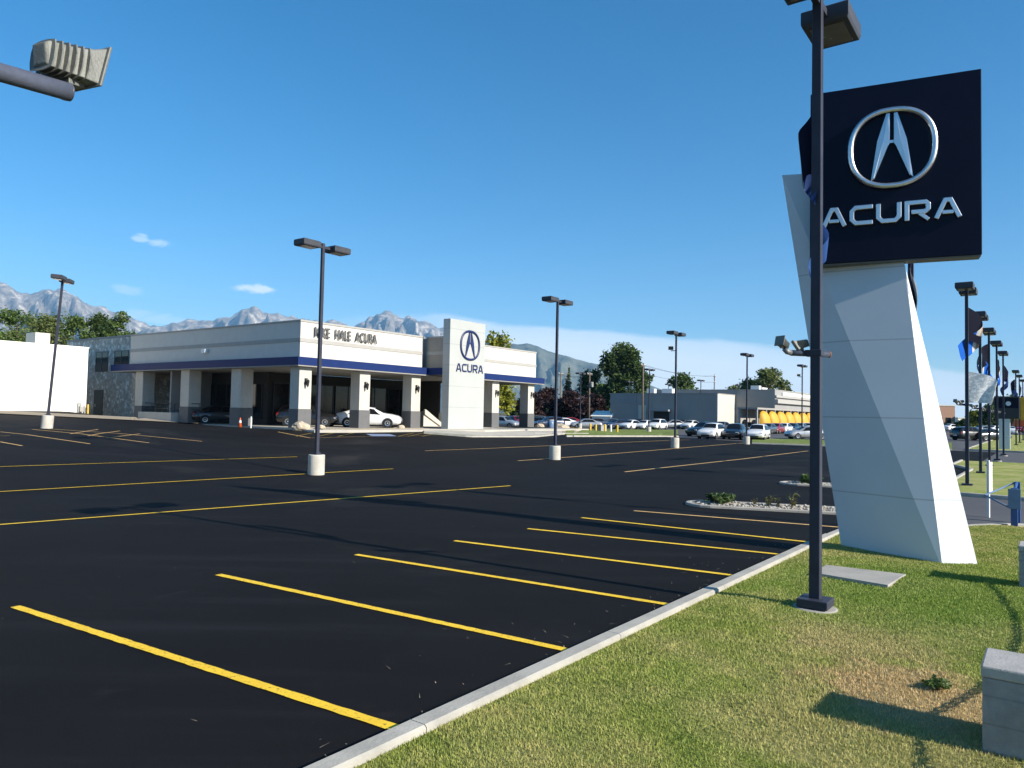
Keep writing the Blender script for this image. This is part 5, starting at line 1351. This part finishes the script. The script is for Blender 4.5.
# ------------------------------------------------------------------ sky, sun, air, camera
SUN = Vector((.84, -.54, 0)).normalized(); EL = math.radians(27)
wld = bpy.data.worlds.new('World'); scene.world = wld; wld.use_nodes = True; nt = wld.node_tree; nt.nodes.clear()
sky = nt.nodes.new('ShaderNodeTexSky'); sky.sky_type = 'NISHITA'; sky.sun_disc = False
sky.sun_elevation = EL; sky.sun_rotation = math.atan2(SUN.x, SUN.y); sky.altitude = 1400; sky.air_density = 1.0; sky.dust_density = .6; sky.ozone_density = 1.6
tc = nt.nodes.new('ShaderNodeTexCoord').outputs['Generated']
sx = nt.nodes.new('ShaderNodeSeparateXYZ'); nt.links.new(tc, sx.inputs[0])
el = mth(nt, 'ARCSINE', sx.outputs[2]); az = mth(nt, 'ARCTAN2', sx.outputs[0], sx.outputs[1])
cv = nt.nodes.new('ShaderNodeCombineXYZ'); nt.links.new(az, cv.inputs[0]); nt.links.new(mth(nt, 'MULTIPLY', el, 3.2), cv.inputs[1])
cn = noise(nt, cv.outputs[0], 5, 7, .6, .3); cn2 = noise(nt, cv.outputs[0], 22, 6, .62, .4)
# low bank of cloud: its top height over azimuth
def sky_az(px, py): d = ray(px, py); return math.atan2(d.x, d.y), math.atan2(d.z, math.hypot(d.x, d.y))
tops = [(300,322),(400,318),(440,318),(500,328),(560,331),(640,336),(720,343),(800,355),(880,364),(960,374),(1100,392)]
crv = nt.nodes.new('ShaderNodeFloatCurve'); a0, a1 = sky_az(300,322)[0], sky_az(1100,400)[0]
cm_ = crv.mapping; cm_.use_clip = True; pts_ = cm_.curves[0].points
tt = [((sky_az(x, y)[0]-a0)/(a1-a0), sky_az(x, y)[1]/.2) for x, y in tops]
while len(pts_) < len(tt): pts_.new(.5, .5)
for p_, (x, y) in zip(pts_, tt): p_.location = (x, y)
cm_.update()
nt.links.new(mth(nt, 'DIVIDE', mth(nt, 'SUBTRACT', az, a0), a1-a0), crv.inputs['Value'])
top = mth(nt, 'MULTIPLY', crv.outputs[0], .2)
dd = mth(nt, 'SUBTRACT', mth(nt, 'ADD', top, mth(nt, 'MULTIPLY', mth(nt, 'SUBTRACT', cn, .5), .03)), el)
bank = ramp(nt, mth(nt, 'MULTIPLY_ADD', dd, 1/.03, .25), [(0, g(0)), (.22, g(.68)), (1, g(.92))])
inaz = ramp(nt, mth(nt, 'DIVIDE', mth(nt, 'SUBTRACT', az, a0), a1-a0), [(.0, g(0)), (.16, g(.5)), (.26, g(1)), (1, g(1))])
bank = mth(nt, 'MULTIPLY', bank, inaz)
msk = bank
for px, py, w_, h_, st_ in ((251, 289.5, .032, .0075, .8), (140, 237.5, .010, .0055, .42), (161, 243.5, .013, .006, .42), (128, 290, .022, .006, .3), (155, 318, .05, .008, .35)):
    a_, e_ = sky_az(px, py)
    ex = mth(nt, 'DIVIDE', mth(nt, 'SUBTRACT', az, a_), w_); ey = mth(nt, 'DIVIDE', mth(nt, 'SUBTRACT', el, e_), h_)
    r2 = mth(nt, 'ADD', mth(nt, 'MULTIPLY', ex, ex), mth(nt, 'MULTIPLY', ey, ey))
    b_ = ramp(nt, mth(nt, 'ADD', r2, mth(nt, 'MULTIPLY', mth(nt, 'SUBTRACT', cn2, .5), 5.5)), [(.0, g(st_)), (1.1, g(0))])
    msk = mth(nt, 'MAXIMUM', msk, b_)
hs = nt.nodes.new('ShaderNodeHueSaturation'); hs.inputs['Saturation'].default_value = 1.45; hs.inputs['Hue'].default_value = .496; hs.inputs['Value'].default_value = 1.0
nt.links.new(sky.outputs[0], hs.inputs['Color'])
skc = mixc(nt, msk, hs.outputs[0], (7.4, 7.9, 8.2))
bg = nt.nodes.new('ShaderNodeBackground'); bg.inputs[1].default_value = .087; nt.links.new(skc, bg.inputs[0])
nt.links.new(bg.outputs[0], nt.nodes.new('ShaderNodeOutputWorld').inputs[0])
sl_ = bpy.data.lights.new('sun', 'SUN'); sl_.energy = 5.0; sl_.angle = math.radians(.53); sl_.color = (1, .93, .82)
so = bpy.data.objects.new('sun', sl_); COL.objects.link(so)
sv = Vector((SUN.x*math.cos(EL), SUN.y*math.cos(EL), math.sin(EL))); so.rotation_euler = (-sv).to_track_quat('-Z', 'Y').to_euler(); so.location = sv*60
HAZE = True
if HAZE:
    m, nt = newmat('haze air'); pv_ = nt.nodes.new('ShaderNodeVolumePrincipled')
    pv_.inputs['Color'].default_value = (.30, .62, 1, 1); pv_.inputs['Density'].default_value = 5.2e-5; pv_.inputs['Anisotropy'].default_value = 0
    oo = nt.nodes.new('ShaderNodeOutputMaterial'); nt.links.new(pv_.outputs[0], oo.inputs['Volume'])
    hz = MB().box(-17000, 17000, -17000, 17000, -30, 2200).build('haze', m); hz['kind'] = 'stuff'
cam = bpy.data.cameras.new('camera'); cam.sensor_width = 36; cam.lens = F/1024*36; cam.clip_end = 80000; cam.clip_start = .05
co_ = bpy.data.objects.new('camera', cam); COL.objects.link(co_); co_.location = (0, 0, H0); co_.rotation_euler = MC.to_euler(); scene.camera = co_
vs_ = scene.view_settings; vs_.view_transform = 'Standard'; vs_.look = 'None'; vs_.exposure = .97; vs_.gamma = 1
scene.render.engine = 'CYCLES'
